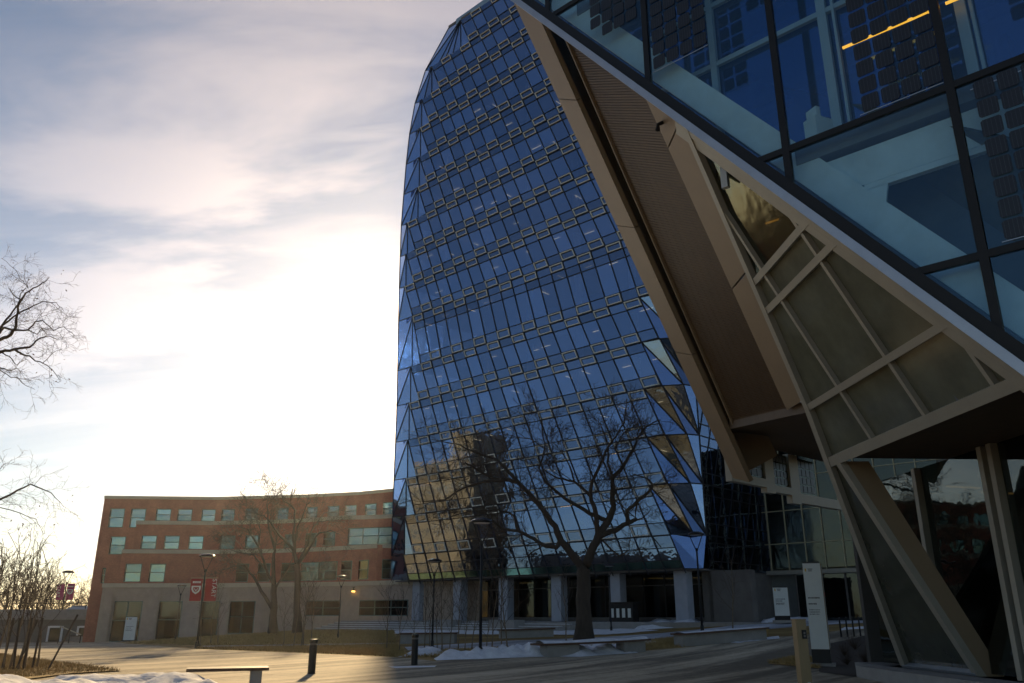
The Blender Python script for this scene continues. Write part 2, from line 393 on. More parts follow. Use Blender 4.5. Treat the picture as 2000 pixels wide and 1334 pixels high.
nx = len(xs); g.f = [(j * nx + i, j * nx + i + 1, (j + 1) * nx + i + 1, (j + 1) * nx + i) for j in range(len(ys) - 1) for i in range(nx - 1)]
tag(part('ground', g, M['lawn'], smooth=True), kind='structure')
def sheet(name, poly, mt, dz, step=1.2, kind='structure', hfun=None, thick=0.0):
    """a sheet draped on the terrain inside a plan polygon"""
    pts = []
    n = len(poly)
    for i in range(n):
        a, b = Vector(poly[i][:2]), Vector(poly[(i + 1) % n][:2]); k = max(1, int((b - a).length / step))
        pts += [a.lerp(b, j / k) for j in range(k)]
    nb = len(pts); edges = [(i, (i + 1) % nb) for i in range(nb)]
    xs_ = [p.x for p in pts]; ys_ = [p.y for p in pts]
    def inside(x, y):
        c = False; j = nb - 1
        for i in range(nb):
            if (ys_[i] > y) != (ys_[j] > y) and x < (xs_[j] - xs_[i]) * (y - ys_[i]) / (ys_[j] - ys_[i]) + xs_[i]: c = not c
            j = i
        return c
    inner = []
    x = min(xs_)
    rr = random.Random(len(poly) * 17 + int(abs(xs_[0]) * 10))
    bd = lambda p: min(abs(p.x - q.x) + abs(p.y - q.y) for q in pts)
    while x < max(xs_):
        y = min(ys_)
        while y < max(ys_):
            p = Vector((x + rr.uniform(-.2, .2) * step, y + rr.uniform(-.2, .2) * step))
            if inside(p.x, p.y) and bd(p) > step * 0.45: inner.append(p)
            y += step
        x += step
    V, E_, F_, *_ = geometry.delaunay_2d_cdt(pts + inner, edges, [list(range(nb))], 1, 1e-4)
    mb = MB()
    for q in V:
        h = 0.0
        if hfun:
            dd = min((q - p).length for p in pts)
            h = hfun(q, dd)
        mb.v.append((q.x, q.y, T(q.x, q.y) + dz + h))
    mb.f = [tuple(f) for f in F_]
    o = part(name, mb, mt, smooth=True)
    tag(o, kind=kind)
    return o
def pxpoly(l): return [hit(a, b) if b > 1205 else Vector((a, b, 0)) for a, b in l]
plaza_px = [(-420, 1252), (60, 1248), (190, 1255), (250, 1258), (378, 1268), (600, 1277), (800, 1286), (850, 1292), (1000, 1285), (1120, 1281), (1260, 1272), (1330, 1266), (1490, 1246), (1560, 1242), (1640, 1232), (1760, 1228)]
pl = [hit(a, b) for a, b in plaza_px] + [Vector((24, 30, 0)), Vector((24, -15, 0)), Vector((-42, -15, 0))]
sheet('plaza', pl, M['plaza'], 0.012, 2.0)
sheet('lawn', [hit(a, b) for a, b in [(-420, 1268), (0, 1279), (100, 1293), (240, 1312), (140, 1318), (-60, 1345), (-420, 1345)]], M['lawn'], 0.05, 1.0)
sheet('path', [hit(a, b) for a, b in [(395, 1262), (600, 1259), (772, 1256), (776, 1260), (600, 1264), (412, 1267)]], M['path'], 0.012, 1.5)
sheet('path', [hit(a, b) for a, b in [(790, 1264), (1010, 1251), (1290, 1237), (1400, 1226), (1480, 1217), (1700, 1204), (1720, 1216), (1500, 1229), (1400, 1238), (1300, 1247), (1060, 1263), (800, 1273)]], M['path'], 0.012, 1.5)
sheet('mulch_bed', [hit(a, b) for a, b in [(1600, 1262), (1700, 1240), (1790, 1240), (1800, 1300), (1720, 1330), (1600, 1314)]], M['mulch'], 0.03, 0.8)

# ================================================================== glass tower
_r = ray(-800, YH); D = -Vector((_r.x, _r.y, 0)).normalized()      # along the main facade, left to right
N1 = Vector((D.y, -D.x, 0))                                        # facade normal, towards the viewer
BK = -N1                                                           # into the building
UP = Vector((0, 0, 1))
PL = at(780, 1130, 80.0)
def TP(s, z, b=0.0): return Vector((PL.x, PL.y, 0)) + D * s + BK * b + UP * z
COL = 1.553
def sj(j): return 9.72 + COL * j
LV = [7.06, 10.70, 14.30, 18.08, 21.83, 25.60, 31.08, 34.84, 38.60, 42.36, 46.12, 49.88, 53.65, 57.40, 61.05, 64.80]
IA = 5                                                             # index of the level where parity is anchored
SIL = [(4.7, -1.2), (11, -1.44), (21.5, -1.53), (32.7, -2.0), (41.8, -2.25), (51.3, -1.8), (56.4, -1.2), (60.4, .45), (63.6, 2.4), (64.8, 4.6)]
def s_e(z): return float(np.interp(z, [a for a, b in SIL], [b for a, b in SIL]))
def jl(z): return math.ceil((s_e(z) + 0.9 - 9.72) / COL)
JR = 12
tower = root('glass_tower', TP(15, 1.2), 'tall blue glass tower with slanted mullions and folded corners', 'tower')
def edge_pt(z, b):                                                 # point on the silhouette, pushed back by b
    P0 = TP(s_e(z), z); k = ((P0 - EYE).dot(BK) + b) / (P0 - EYE).dot(BK); return EYE + (P0 - EYE) * k
cells, shorts, vents, tris = [], [], [], []
bars = {}
def quad(sl0, sr0, z0, sl1, sr1, z1): return [TP(sl0, z0), TP(sr0, z0), TP(sr1, z1), TP(sl1, z1)]
_pm = {}
def pane_mesh(key, w0, sh, h, th=0.03, inset=0.035):
    if key not in _pm:
        mb = MB(); c = D * (w0 / 2 + sh / 2) + UP * (h / 2)
        k = sh / h
        a, t_ = inset, inset
        P = [D * (a + k * t_) + UP * t_ - c, D * (w0 - a + k * t_) + UP * t_ - c, D * (w0 - a + k * (h - t_)) + UP * (h - t_) - c, D * (a + k * (h - t_)) + UP * (h - t_) - c]
        mb.slab(P, BK, th); _pm[key] = mb.mesh('pane')
    return _pm[key]
def vent_mesh(key, w0, sh, h):
    if key not in _pm:
        mb = MB(); c = D * (w0 / 2 + sh / 2) + UP * (h / 2); k = sh / h
        def ringpt(t): return [D * (t + k * t) + UP * t - c, D * (w0 - t + k * t) + UP * t - c, D * (w0 - t + k * (h - t)) + UP * (h - t) - c, D * (t + k * (h - t)) + UP * (h - t) - c]
        o, i = ringpt(0.06), ringpt(0.14)
        for q in range(4): mb.slab([o[q], o[(q + 1) % 4], i[(q + 1) % 4], i[q]], N1, 0.09)
        _pm[key] = mb.mesh('window_frame')
    return _pm[key]
def seg_bars(key, p0, p1, w=0.075, d=0.06):
    mb = bars.setdefault(key, MB()); p0, p1 = Vector(p0), Vector(p1)
    t = (p1 - p0).normalized(); mb.bar(p0, p1, t.cross(N1), w, N1, d)
for k in range(len(LV) - 1):
    zl, zu = LV[k], LV[k + 1]; h = zu - zl; shp = COL / h           # mullions run down to the right one bay per storey
    L = IA - k                                                     # storeys below the anchor level
    ju, jw = jl(zu), jl(zl)
    rows = [(0, 0.90, 'low'), (0.90, h - 0.80, 'tall'), (h - 0.80, h, 'high')]
    if h > 5: rows = [(0, 0.92, 'low'), (0.92, h - 1.62, 'tall'), (h - 1.62, h - 0.80, 'mid'), (h - 0.80, h, 'high')]
    for j in range(ju, JR):
        for a, b, kind in rows:
            s0 = sj(j + 1) - shp * a; s1 = sj(j + 1) - shp * b      # left edge at the row's bottom and top
            z0, z1 = zl + a, zl + b
            cen = TP((s0 + s1) / 2 + COL / 2, (z0 + z1) / 2)
            item = (cen, kind, round(h, 2), COL, s1 - s0, z1 - z0)
            (cells if kind == 'tall' else shorts).append(item)
            # opening vents: below each floor line and above it, staggered by one bay
            if kind == 'high' and (j + (IA - (k + 1)) ) % 2 != 0: vents.append(item)
            if kind == 'low' and (j + 1 + L) % 2 == 0: vents.append(item)
    for j in range(ju, JR + 1): seg_bars(('mullion', j - k), TP(sj(j), zu), TP(sj(j + 1), zl))
    for a, b, kind in rows:
        seg_bars(('transom', k, kind), TP(sj(ju) + shp * (h - a), zl + a), TP(sj(JR) + shp * (h - a), zl + a), 0.10 if kind == 'low' else 0.055, 0.07 if kind == 'low' else 0.05)
    # ---- left folded corner
    fan = [TP(sj(j), zl) for j in range(ju + 1, jw - 1, -1)]
    top = TP(sj(ju), zu)
    for q in range(len(fan) - 1):
        fb = fan[q + 1] + BK * (0.16 * (q + 1)); fa = fan[q] + BK * (0.16 * q)
        tris.append([top, fb, fa])
    last = fan[-1] + BK * (0.16 * (len(fan) - 1))
    El, Eu = edge_pt(zl, 0.55), edge_pt(zu, 1.5)
    tris.append([top, El, last]); tris.append([top, Eu, El])
    # ---- right folded corner: shingled facets
    cn = lambda c, z: {12: TP(sj(12), z), 13: TP(sj(13) - .05, z, .22), 14: TP(sj(14) - .25, z, 1.0), 15: TP(sj(14) + .2, z, 2.0)}[c]
    tris.append([cn(12, zu), cn(13, zl), cn(14, zl)]); tris.append([cn(12, zu), cn(14, zl), cn(13, zu)])
    tris.append([cn(13, zu), cn(14, zl), cn(15, zl)]); tris.append([cn(13, zu), cn(15, zl), cn(14, zu)]); tris.append([cn(14, zu), cn(15, zl), cn(15, zu)])
    if k == 0: tris.append([cn(12, zl), cn(13, zl), TP(sj(12) + .8, zl - .9, .05)])
# panes: the largest on view one by one, the rest joined
def emit(items, base, mt, name, limit, maker, off):
    items = sorted(items, key=lambda t: -t[5] * t[3] / (t[0] - EYE).length_squared)
    rest = MB()
    for i, (c, kind, hh, w0, sh, h) in enumerate(items):
        me = maker((base, kind, hh), w0, sh, h)
        if i < limit:
            o = link(name, me, mt, tower)
            o.location = c + N1 * off
            o.rotation_euler = (rnd.gauss(0, .0022), rnd.gauss(0, .0022), rnd.gauss(0, .0022)) if base != 'v' else (0, 0, 0)
        else:
            rest.add([Vector(v.co) + c + N1 * off for v in me.vertices], [tuple(p.vertices) for p in me.polygons])
    if rest.v: part(name + '_field', rest, mt, tower, kind='stuff')
emit(cells, 't', M['tower_glass'], 'glass_pane', 300, pane_mesh, 0)
emit(shorts, 's', M['spandrel_glass'], 'spandrel_pane', 300, pane_mesh, 0)
emit(vents, 'v', M['vent_frame'], 'window_frame', 300, vent_mesh, 0.02)
for t in tris:
    mb = MB(); n = (t[1] - t[0]).cross(t[2] - t[0]).normalized()
    if n.dot(EYE - t[0]) < 0 and n.dot(N1) < 0: n = -n
    c = (t[0] + t[1] + t[2]) / 3
    mb.slab([p.lerp(c, 0.02) for p in t], -n, 0.03)
    part('corner_pane', mb, M['tower_glass'], tower)
    fb = MB()
    for a, b in ((0, 1), (1, 2), (2, 0)):
        tt = (t[b] - t[a]).normalized(); fb.bar(t[a], t[b], tt.cross(n), 0.07, n, 0.05, 0.0)
    part('corner_mullion', fb, M['mullion'], tower)
for key, mb in bars.items(): part(key[0], mb, M['mullion'], tower)
# bottom rows and teal strip over the soffit
SL = .415
zb = [4.75, 5.32, 6.18, 7.06]
for r in range(3):
    z0, z1 = zb[r], zb[r + 1]; o0, o1 = SL * (7.06 - z0), SL * (7.06 - z1)
    for j in range(jl(7.06), 13):
        mb = MB(); mb.slab([TP(sj(j) + o0 + .03, z0 + .03), TP(sj(j + 1) + o0 - .03, z0 + .03), TP(sj(j + 1) + o1 - .03, z1 - .03), TP(sj(j) + o1 + .03, z1 - .03)], BK, .03)
        part('lower_pane' if r else 'soffit_edge_pane', mb, M['spandrel_glass'] if r else M['teal_glass'], tower)
    mb = MB(); mb.bar(TP(sj(jl(7.06)) + o0, z0), TP(sj(13) + o0, z0), UP, .06, N1, .06); part('transom', mb, M['mullion'], tower)
for j in range(jl(7.06), 14):
    mb = MB(); mb.bar(TP(sj(j), 7.06), TP(sj(j) + SL * (7.06 - 4.4), 4.4), D, .075, N1, .07); part('mullion', mb, M['mullion'], tower)
def corner_low(t):
    n = (t[1] - t[0]).cross(t[2] - t[0]).normalized()
    if n.dot(EYE - t[0]) < 0: n = -n
    mb = MB(); mb.slab(t, -n, .03); part('corner_pane', mb, M['tower_glass'], tower)
a, b, c = TP(sj(jl(7.06)), 7.06), TP(sj(jl(7.06)) + SL * 2.31, 4.75), edge_pt(4.75, .5)
corner_low([a, c, b]); corner_low([a, edge_pt(7.06, 1.0), c])
a, b = TP(sj(13), 7.06), TP(sj(13) + SL * 2.31, 4.75)
corner_low([a, b, TP(sj(14) + .2, 4.75, 1.2)]); corner_low([a, TP(sj(14) + .2, 4.75, 1.2), TP(sj(14) + .2, 7.06, 1.9)])
# right-hand facade (turned away), slanted mullions
SR = sj(14) + .2; BR0, BR1 = 2.0, 13.5
def RP(b, z): return TP(SR, z, b)
nb_ = 8; bw = (BR1 - BR0) / nb_
zr = [4.75] + LV
for k in range(len(zr) - 1):
    z0, z1 = zr[k], zr[k + 1]
    for i in range(nb_):
        for a, b_ in ((0, .24), (.24, .79), (.79, 1)):
            za, zb2 = z0 + (z1 - z0) * a, z0 + (z1 - z0) * b_
            mb = MB(); mb.slab([RP(BR0 + bw * i + .04, za + .03), RP(BR0 + bw * (i + 1) - .04, za + .03), RP(BR0 + bw * (i + 1) - .04, zb2 - .03), RP(BR0 + bw * i + .04, zb2 - .03)], -D, .03)
            if z0 < 22: part('side_pane', mb, M['spandrel_glass'], tower)
            else: bars.setdefault('sidefield', MB()).add(mb.v, mb.f)
    mb = MB()
    for a in (0, .24, .79): mb.bar(RP(BR0, z0 + (z1 - z0) * a), RP(BR1, z0 + (z1 - z0) * a), UP, .07, D, .05)
    part('side_transom', mb, M['mullion'], tower)
part('side_pane_field', bars['sidefield'], M['spandrel_glass'], tower, kind='stuff')
for i in range(-16, nb_ + 1):
    mb = MB()
    pts = []
    for k, z in enumerate(zr): pts.append((BR0 + bw * (i + k), z))
    for (b0, z0), (b1, z1) in zip(pts, pts[1:]):
        if BR0 - .01 <= b0 <= BR1 + .01 and BR0 - .01 <= b1 <= BR1 + .01: mb.bar(RP(b0, z0), RP(b1, z1), BK, .07, D, .05)
    if mb.v: part('side_mullion', mb, M['mullion'], tower)
# roof edge, roof, back and left walls
rp = [TP(sj(-2) + 0.0, 64.8), TP(sj(12), 64.8)]
mb = MB(); mb.bar(TP(sj(-2) - .9, 65.15, .3), TP(sj(13), 65.15), UP, .75, N1, .12, 0.05)
e0 = edge_pt(64.8, 1.5); e1 = edge_pt(61.3, 1.9)
part('parapet', mb, mat('pale_blue_metal', (.30, .42, .50), .4, .5, .05), tower)
mb = MB(); mb.slab([TP(sj(-2), 64.9, .1), TP(SR, 64.9, .1), TP(SR, 64.9, 14), TP(4, 64.9, 14), e0 + UP * .1], UP, .3); part('roof', mb, M['conc_dark'], tower)
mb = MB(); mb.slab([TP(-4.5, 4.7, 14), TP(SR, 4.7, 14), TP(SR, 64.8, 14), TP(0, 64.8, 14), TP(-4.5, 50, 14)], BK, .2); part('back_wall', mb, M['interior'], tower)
mb = MB()
for k in range(len(zr) - 1):
    a0, a1 = edge_pt(zr[k], 1.55), edge_pt(zr[k + 1], 1.55)
    mb.slab([a0, a1, a1 + BK * 12.4, a0 + BK * 12.4], D, .05)
part('left_wall', mb, M['spandrel_glass'], tower)
# floors, core and office lights behind the glass
for k, z in enumerate(LV):
    sA = max(sj(jl(z)) + .4, s_e(z) + 1.6)
    mb = MB(); mb.slab([TP(sA, z - .45, .35), TP(sj(12), z - .45, .35), TP(SR - .3, z - .45, 3), TP(SR - .3, z - .45, 13.5), TP(sA + 2, z - .45, 13.5)], UP, .5); part('floor_slab', mb, M['slab'], tower)
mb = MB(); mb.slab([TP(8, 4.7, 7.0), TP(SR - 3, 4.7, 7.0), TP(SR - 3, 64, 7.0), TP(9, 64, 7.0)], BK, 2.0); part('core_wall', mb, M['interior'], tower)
lights = []
for k in range(len(LV) - 1):
    z = LV[k + 1] - .62
    for s in np.arange(s_e(LV[k]) + 3, 29.0, 2.9):
        pr = 0.62 if 14 < z < 45 else (0.35 if z < 58 else 0.1)
        if rnd.random() < pr:
            b0 = rnd.uniform(0.9, 3.2); s0 = s + rnd.uniform(-.6, .6); ln = rnd.uniform(.5, 1.3)
            mb = MB()
            if rnd.random() < .5: mb.bar(TP(s0, z, b0), TP(s0 + ln, z, b0), BK, .06, UP, .04)
            else: mb.bar(TP(s0, z, b0), TP(s0, z, b0 + ln), D, .06, UP, .04)
            part('office_light', mb, M['led_small'], tower)
for c, kind, hh, w0, sh, h in cells:                               # some offices have pale blinds part way down
    if rnd.random() < .16 and c.z < 60:
        f_ = rnd.uniform(.25, .95); mb = MB(); k_ = sh / h; zt_, zb_ = h / 2 - .05, h / 2 - f_ * h
        mb.slab([c + D * (k_ * zb_ - w0 / 2 + .1) + UP * zb_, c + D * (k_ * zb_ + w0 / 2 - .1) + UP * zb_, c + D * (k_ * zt_ + w0 / 2 - .1) + UP * zt_, c + D * (k_ * zt_ - w0 / 2 + .1) + UP * zt_], BK, .01, .22)
        part('blind', mb, M['tower_blind'], tower)
for i in range(5):                                                 # pale round columns seen faintly through the glass
    mb = MB(); s = 3.5 + 5.75 * i; mb.tube([TP(s, 4.8, 1.9), TP(s, 64, 1.9)], .33, 10); part('inner_column', mb, M['white_paint'], tower)
# ground floor: terrace, columns, recessed glazing, soffit
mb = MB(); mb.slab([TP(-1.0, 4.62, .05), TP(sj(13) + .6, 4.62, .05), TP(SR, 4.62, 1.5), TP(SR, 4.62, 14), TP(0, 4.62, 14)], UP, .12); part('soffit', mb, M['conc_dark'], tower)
for s in (1.75, 7.3, 12.9, 18.7, 24.4, 30.1):
    mb = MB(); c = TP(s, 0, 1.0); mb.box(c + UP * 2.92, 1.0, 0.8, 3.42, math.atan2(D.y, D.x)); part('column', mb, M['conc_blue'], tower)
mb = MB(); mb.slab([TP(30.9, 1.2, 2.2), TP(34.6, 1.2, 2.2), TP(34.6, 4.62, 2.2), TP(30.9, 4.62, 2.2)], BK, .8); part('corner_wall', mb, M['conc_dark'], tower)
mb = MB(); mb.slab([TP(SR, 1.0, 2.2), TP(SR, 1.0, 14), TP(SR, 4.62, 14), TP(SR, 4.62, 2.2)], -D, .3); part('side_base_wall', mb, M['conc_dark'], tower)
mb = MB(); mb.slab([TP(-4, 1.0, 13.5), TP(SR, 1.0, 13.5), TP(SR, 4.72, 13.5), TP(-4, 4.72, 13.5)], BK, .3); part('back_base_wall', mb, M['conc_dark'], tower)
gl0 = 3.2
for i in range(17):
    s0, s1 = -.6 + 1.85 * i, -.6 + 1.85 * (i + 1)
    for z0, z1 in ((1.5, 3.75), (3.8, 4.6)):
        mb = MB(); mb.slab([TP(s0 + .04, z0, gl0), TP(s1 - .04, z0, gl0), TP(s1 - .04, z1, gl0), TP(s0 + .04, z1, gl0)], BK, .02)
        part('storefront_pane', mb, M['dark_glass'], tower)
    mb = MB(); mb.bar(TP(s0, 1.2, gl0), TP(s0, 4.62, gl0), D, .07, N1, .08); part('storefront_mullion', mb, M['black_metal'], tower)
mb = MB(); mb.bar(TP(-.6, 3.78, gl0), TP(30.85, 3.78, gl0), UP, .06, N1, .07); mb.bar(TP(-.6, 1.36, gl0), TP(30.85, 1.36, gl0), UP, .28, N1, .1); part('storefront_rail', mb, M['conc_dark'], tower)
dr = MB()
for s in (28.3, 29.25): dr.bar(TP(s, 1.22, gl0 - .15), TP(s, 3.55, gl0 - .15), D, .16, N1, .1)
for z in (3.5, 1.35, 2.2): dr.bar(TP(28.38, z, gl0 - .15), TP(29.17, z, gl0 - .15), UP, .14, N1, .095)
do = part('door', dr, M['white_paint'], tower)
mb = MB(); mb.slab([TP(28.38, 1.42, gl0 - .17), TP(29.17, 1.42, gl0 - .17), TP(29.17, 3.43, gl0 - .17), TP(28.38, 3.43, gl0 - .17)], BK, .02); part('door_pane', mb, M['dark_glass'], do)
mb = MB(); mb.slab([TP(-1, 1.25, 8), TP(30.9, 1.25, 8), TP(30.9, 4.6, 8), TP(-1, 4.6, 8)], BK, .2); part('lobby_wall', mb, M['interior_wood'], tower)
for i in range(12):
    s = 2 + 2.35 * i + rnd.uniform(-.5, .5); mb = MB(); mb.bar(TP(s, 4.35, 4 + rnd.random() * 2.5), TP(s + rnd.uniform(.5, 1.3), 4.35, 4 + rnd.random() * 2.5), BK, .08, UP, .03)
    if rnd.random() < .55: part('lobby_light', mb, mat('lobby_led', (1, .8, .4), .5, 0, 0, emis=(1, .62, .2), estr=.5), tower)
terr = MB(); terr.slab([TP(-3, 0.2, -4.2), TP(24.5, 0.2, -4.2), TP(27.5, .2, -3.0), TP(40, 0.2, -1.5), TP(40, 0.2, 14), TP(-3, 0.2, 14)], UP, 1.0)
tag(part('terrace', terr, M['concrete']), kind='structure')
st = root('terrace_steps', TP(11, .5, -5.5), 'low snow dusted steps up to the glass tower terrace', 'steps')
for i in range(4):
    mb = MB(); z = 1.2 - .16 * (i + 1); mb.slab([TP(-3, z - .35, -4.2 - .7 * (i + 1)), TP(24.5 - i * .3, z - .35, -4.2 - .7 * (i + 1)), TP(24.5 - i * .3, z - .35, -4.2 - .7 * i), TP(-3, z - .35, -4.2 - .7 * i)], UP, .35)
    part('step', mb, M['concrete'], st)
    mb = MB(); mb.slab([TP(-3, z + .005, -4.2 - .66 * (i + 1)), TP(24.3 - i * .3, z + .005, -4.2 - .66 * (i + 1)), TP(24.3 - i * .3, z + .005, -4.2 - .7 * i - .12), TP(-3, z + .005, -4.2 - .7 * i - .12)], UP, .03)
    part('step_snow', mb, M['snow'], st)
for s in (12.4, 19.0):
    mb = MB(); c = TP(s, 0, -5.4); mb.box(c + UP * .95, 2.6, 1.1, .75, math.atan2(D.y, D.x)); part('cheek_block', mb, M['concrete'], st)

# ================================================================== link building behind the cantilever
LK0 = TP(SR, 0, 10.8)
def KP(t, z, o=0.0): return Vector((LK0.x, LK0.y, 0)) + D * t + N1 * o + UP * z
lkb = root('link_building', KP(5, 1.3), 'pale glazed link wall with thin yellowish mullions beside the tower', 'building')
mb = MB(); mb.slab([KP(0, 1.0, -.5), KP(22, 1.0, -.5), KP(22, 15, -.5), KP(0, 15, -.5)], BK, 6); part('wall', mb, mat('grey_green_panel', (.20, .21, .19), .7, 0, .2, .8), lkb)
fr_y = mat('champagne_frame', (.48, .44, .28), .5, .2, .05)
for i in range(9):
    t = .4 + 1.45 * i
    mb = MB(); mb.bar(KP(t, 4.9, 0), KP(t, 15, 0), D, .07, N1, .08); part('mullion', mb, fr_y, lkb)
    for z0, z1 in ((5.0, 6.9), (6.9, 9.4), (9.4, 12), (12, 15)):
        mb = MB(); mb.slab([KP(t + .05, z0 + .04, -.02), KP(t + 1.4, z0 + .04, -.02), KP(t + 1.4, z1 - .04, -.02), KP(t + .05, z1 - .04, -.02)], BK, .02); part('pane', mb, M['olive_glass'], lkb)
for z in (6.9, 9.4, 12):
    mb = MB(); mb.bar(KP(0, z, 0), KP(14, z, 0), UP, .06, N1, .07); part('transom', mb, fr_y, lkb)
mb = MB(); mb.bar(KP(0, 4.75, 0), KP(14, 4.75, 0), UP, .3, N1, .25); part('fascia', mb, M['frame_tan'], lkb)
for i in range(6):
    t = 2.2 + 1.9 * i; mb = MB(); mb.bar(KP(t, 1.1, -.1), KP(t, 4.6, -.1), D, .09, N1, .12); part('post', mb, M['conc_dark'], lkb)
    mb = MB(); mb.slab([KP(t + .06, 1.25, -.1), KP(t + 1.84, 1.25, -.1), KP(t + 1.84, 4.55, -.1), KP(t + .06, 4.55, -.1)], BK, .02); part('storefront_pane', mb, M['dark_glass'], lkb)

# ================================================================== right-hand block: sail facade, overhanging glass, soffit
_r = ray(910, YH); EE = Vector((_r.x, _r.y, 0)).normalized()       # along the overhanging glass, away from the viewer
FT = onplane(1770, 1300, Vector((0, 0, .35)), UP)                  # foot of the glass edge
LEAN = -.516
MM = Vector((LEAN * EE.y, -LEAN * EE.x, 1.0))                      # up the leaning glass
N3 = MM.cross(EE).normalized()
if N3.dot(EYE - FT) < 0: N3 = -N3
def P3(e, z): return FT + EE * e + MM * (z - FT.z)
def q3(px, py):
    P = onplane(px, py, FT, N3); return ((P - FT).dot(EE), P.z)
S0 = onplane(1975, 690, FT, N3)
def P1(s, z, o=0.0): return Vector((S0.x, S0.y, 0)) + D * s + N1 * o + UP * z
def q1(px, py, o=0.0):
    P = onplane(px, py, S0 + N1 * o, N1); return ((P - S0).dot(D), P.z)
B3 = onplane(1583, 800, FT, N3); T3 = onplane(1338, 235, FT, N3)
NQ = N3                                                            # the soffit lies in the plane of the leaning glass
def pQ(px, py): return onplane(px, py, B3 - N3 * .05, NQ)
QH = (pQ(1541, 803) - pQ(1418, 833)).normalized()
def clip(poly, a, b, c):                                           # keep a*x + b*y >= c
    out = []
    for i in range(len(poly)):
        p, q = poly[i], poly[(i + 1) % len(poly)]; fp, fq = a * p[0] + b * p[1] - c, a * q[0] + b * q[1] - c
        if fp >= 0: out.append(p)
        if (fp >= 0) != (fq >= 0): t = fp / (fp - fq); out.append((p[0] + t * (q[0] - p[0]), p[1] + t * (q[1] - p[1])))
    return out
def line_ge(p, q, keep):                                           # half-plane through p,q containing keep
    a, b = q[1] - p[1], -(q[0] - p[0]); c = a * p[0] + b * p[1]
    return (a, b, c) if a * keep[0] + b * keep[1] >= c else (-a, -b, -c)
blk = root('academic_block', FT, 'dark glazed block with solar cells, silver edge and leaning glass prow', 'building')
A1 = q1(1010, -5); A2 = q1(1975, 690)
kz = (A1[1] - A2[1]) / (A1[0] - A2[0])
ZT = 24.0
def zedge(s): return max(5.32, A2[1] + kz * (s - A2[0]))
ZB3 = 5.30
edge_h = line_ge(A1, A2, (0, 20))
MS = [-13.0, -9.85, -6.6, -3.33, -.11, 3.1, 6.3, 9.5, 12.7]
ZS = [5.32, 7.52, 10.95, 18.1, ZT]
for i in range(len(MS) - 1):
    for j in range(len(ZS) - 1):
        poly = clip([(MS[i] + .09, ZS[j] + .06), (MS[i + 1] - .09, ZS[j] + .06), (MS[i + 1] - .09, ZS[j + 1] - .06), (MS[i] + .09, ZS[j + 1] - .06)], *edge_h)
        if len(poly) >= 3:
            mb = MB(); mb.slab([P1(*p) for p in poly], N1, .02); part('glass_pane', mb, M['block_glass'], blk)
for s in MS:
    mb = MB(); mb.bar(P1(s, zedge(s) - .02), P1(s, ZT), D, .15, N1, .12, -.06); part('mullion', mb, M['black_metal'], blk)
for z in ZS[:-1]:
    s0 = A2[0] + (z - A2[1]) / kz
    mb = MB(); mb.bar(P1(s0, z), P1(12.7, z), UP, .14, N1, .11, -.055); part('transom', mb, M['black_metal'], blk)
# solar cells laminated on the panes
cell_me = None
def cellmesh():
    mb = MB(); w_, h_ = .335, .345
    mb.slab([D * -w_ / 2 + UP * -h_ / 2, D * w_ / 2 + UP * -h_ / 2, D * w_ / 2 + UP * h_ / 2, D * -w_ / 2 + UP * h_ / 2], N1, .006)
    me = mb.mesh('solar_cell')
    me.materials.append(M['cell']); me.materials.append(M['silver'])
    return me
def cell_mesh2():
    mb = MB(); w_, h_ = .335, .345; c_ = .035
    out = [(-w_ / 2 + c_, -h_ / 2), (w_ / 2 - c_, -h_ / 2), (w_ / 2, -h_ / 2 + c_), (w_ / 2, h_ / 2 - c_), (w_ / 2 - c_, h_ / 2), (-w_ / 2 + c_, h_ / 2), (-w_ / 2, h_ / 2 - c_), (-w_ / 2, -h_ / 2 + c_)]
    mb.slab([D * a + UP * b for a, b in out], N1, .006)
    nf = len(mb.f)
    for q in range(5):
        x = -w_ / 2 + w_ * (q + .5) / 5; mb.bar(D * x + UP * -h_ / 2, D * x + UP * h_ / 2, D, .005, N1, .003, .0062)
    me = mb.mesh('solar_cell'); me.materials.append(M['cell']); me.materials.append(M['busbar'])
    for i, p in enumerate(me.polygons): p.material_index = 0 if i < nf else 1
    return me
M['busbar'] = mat('busbar', (.10, .11, .12), .4, .6, 0)
cme = cell_mesh2()
def cellgrid(s0, z0, nc, nr, skip=()):
    for a in range(nc):
        for b in range(nr):
            if (a, b) in skip: continue
            s, z = s0 + .385 * a, z0 + .40 * b
            if z - .2 < zedge(s) + .1: continue
            link('solar_cell', cme, None, blk, loc=P1(s, z, .026))
cellgrid(-8.16, 16.58, 4, 4, {(0, 0)})
cellgrid(-6.25, 14.72, 4, 9)
cellgrid(-4.6, 16.8, 3, 4)
cellgrid(-1.52, 11.30, 4, 17, {(0, 0)} if False else ())
cellgrid(.42, 7.86, 4, 8)
cellgrid(1.0, 13.3, 4, 12)
for z, s0, s1 in ((11.08, -1.75, -.2), (7.66, .2, 1.9), (10.72, .2, 1.9), (14.48, -6.45, -4.9)):
    mb = MB(); mb.bar(P1(s0, z), P1(s1, z), UP, .015, N1, .012, .02); part('cell_rail', mb, M['silver'], blk)
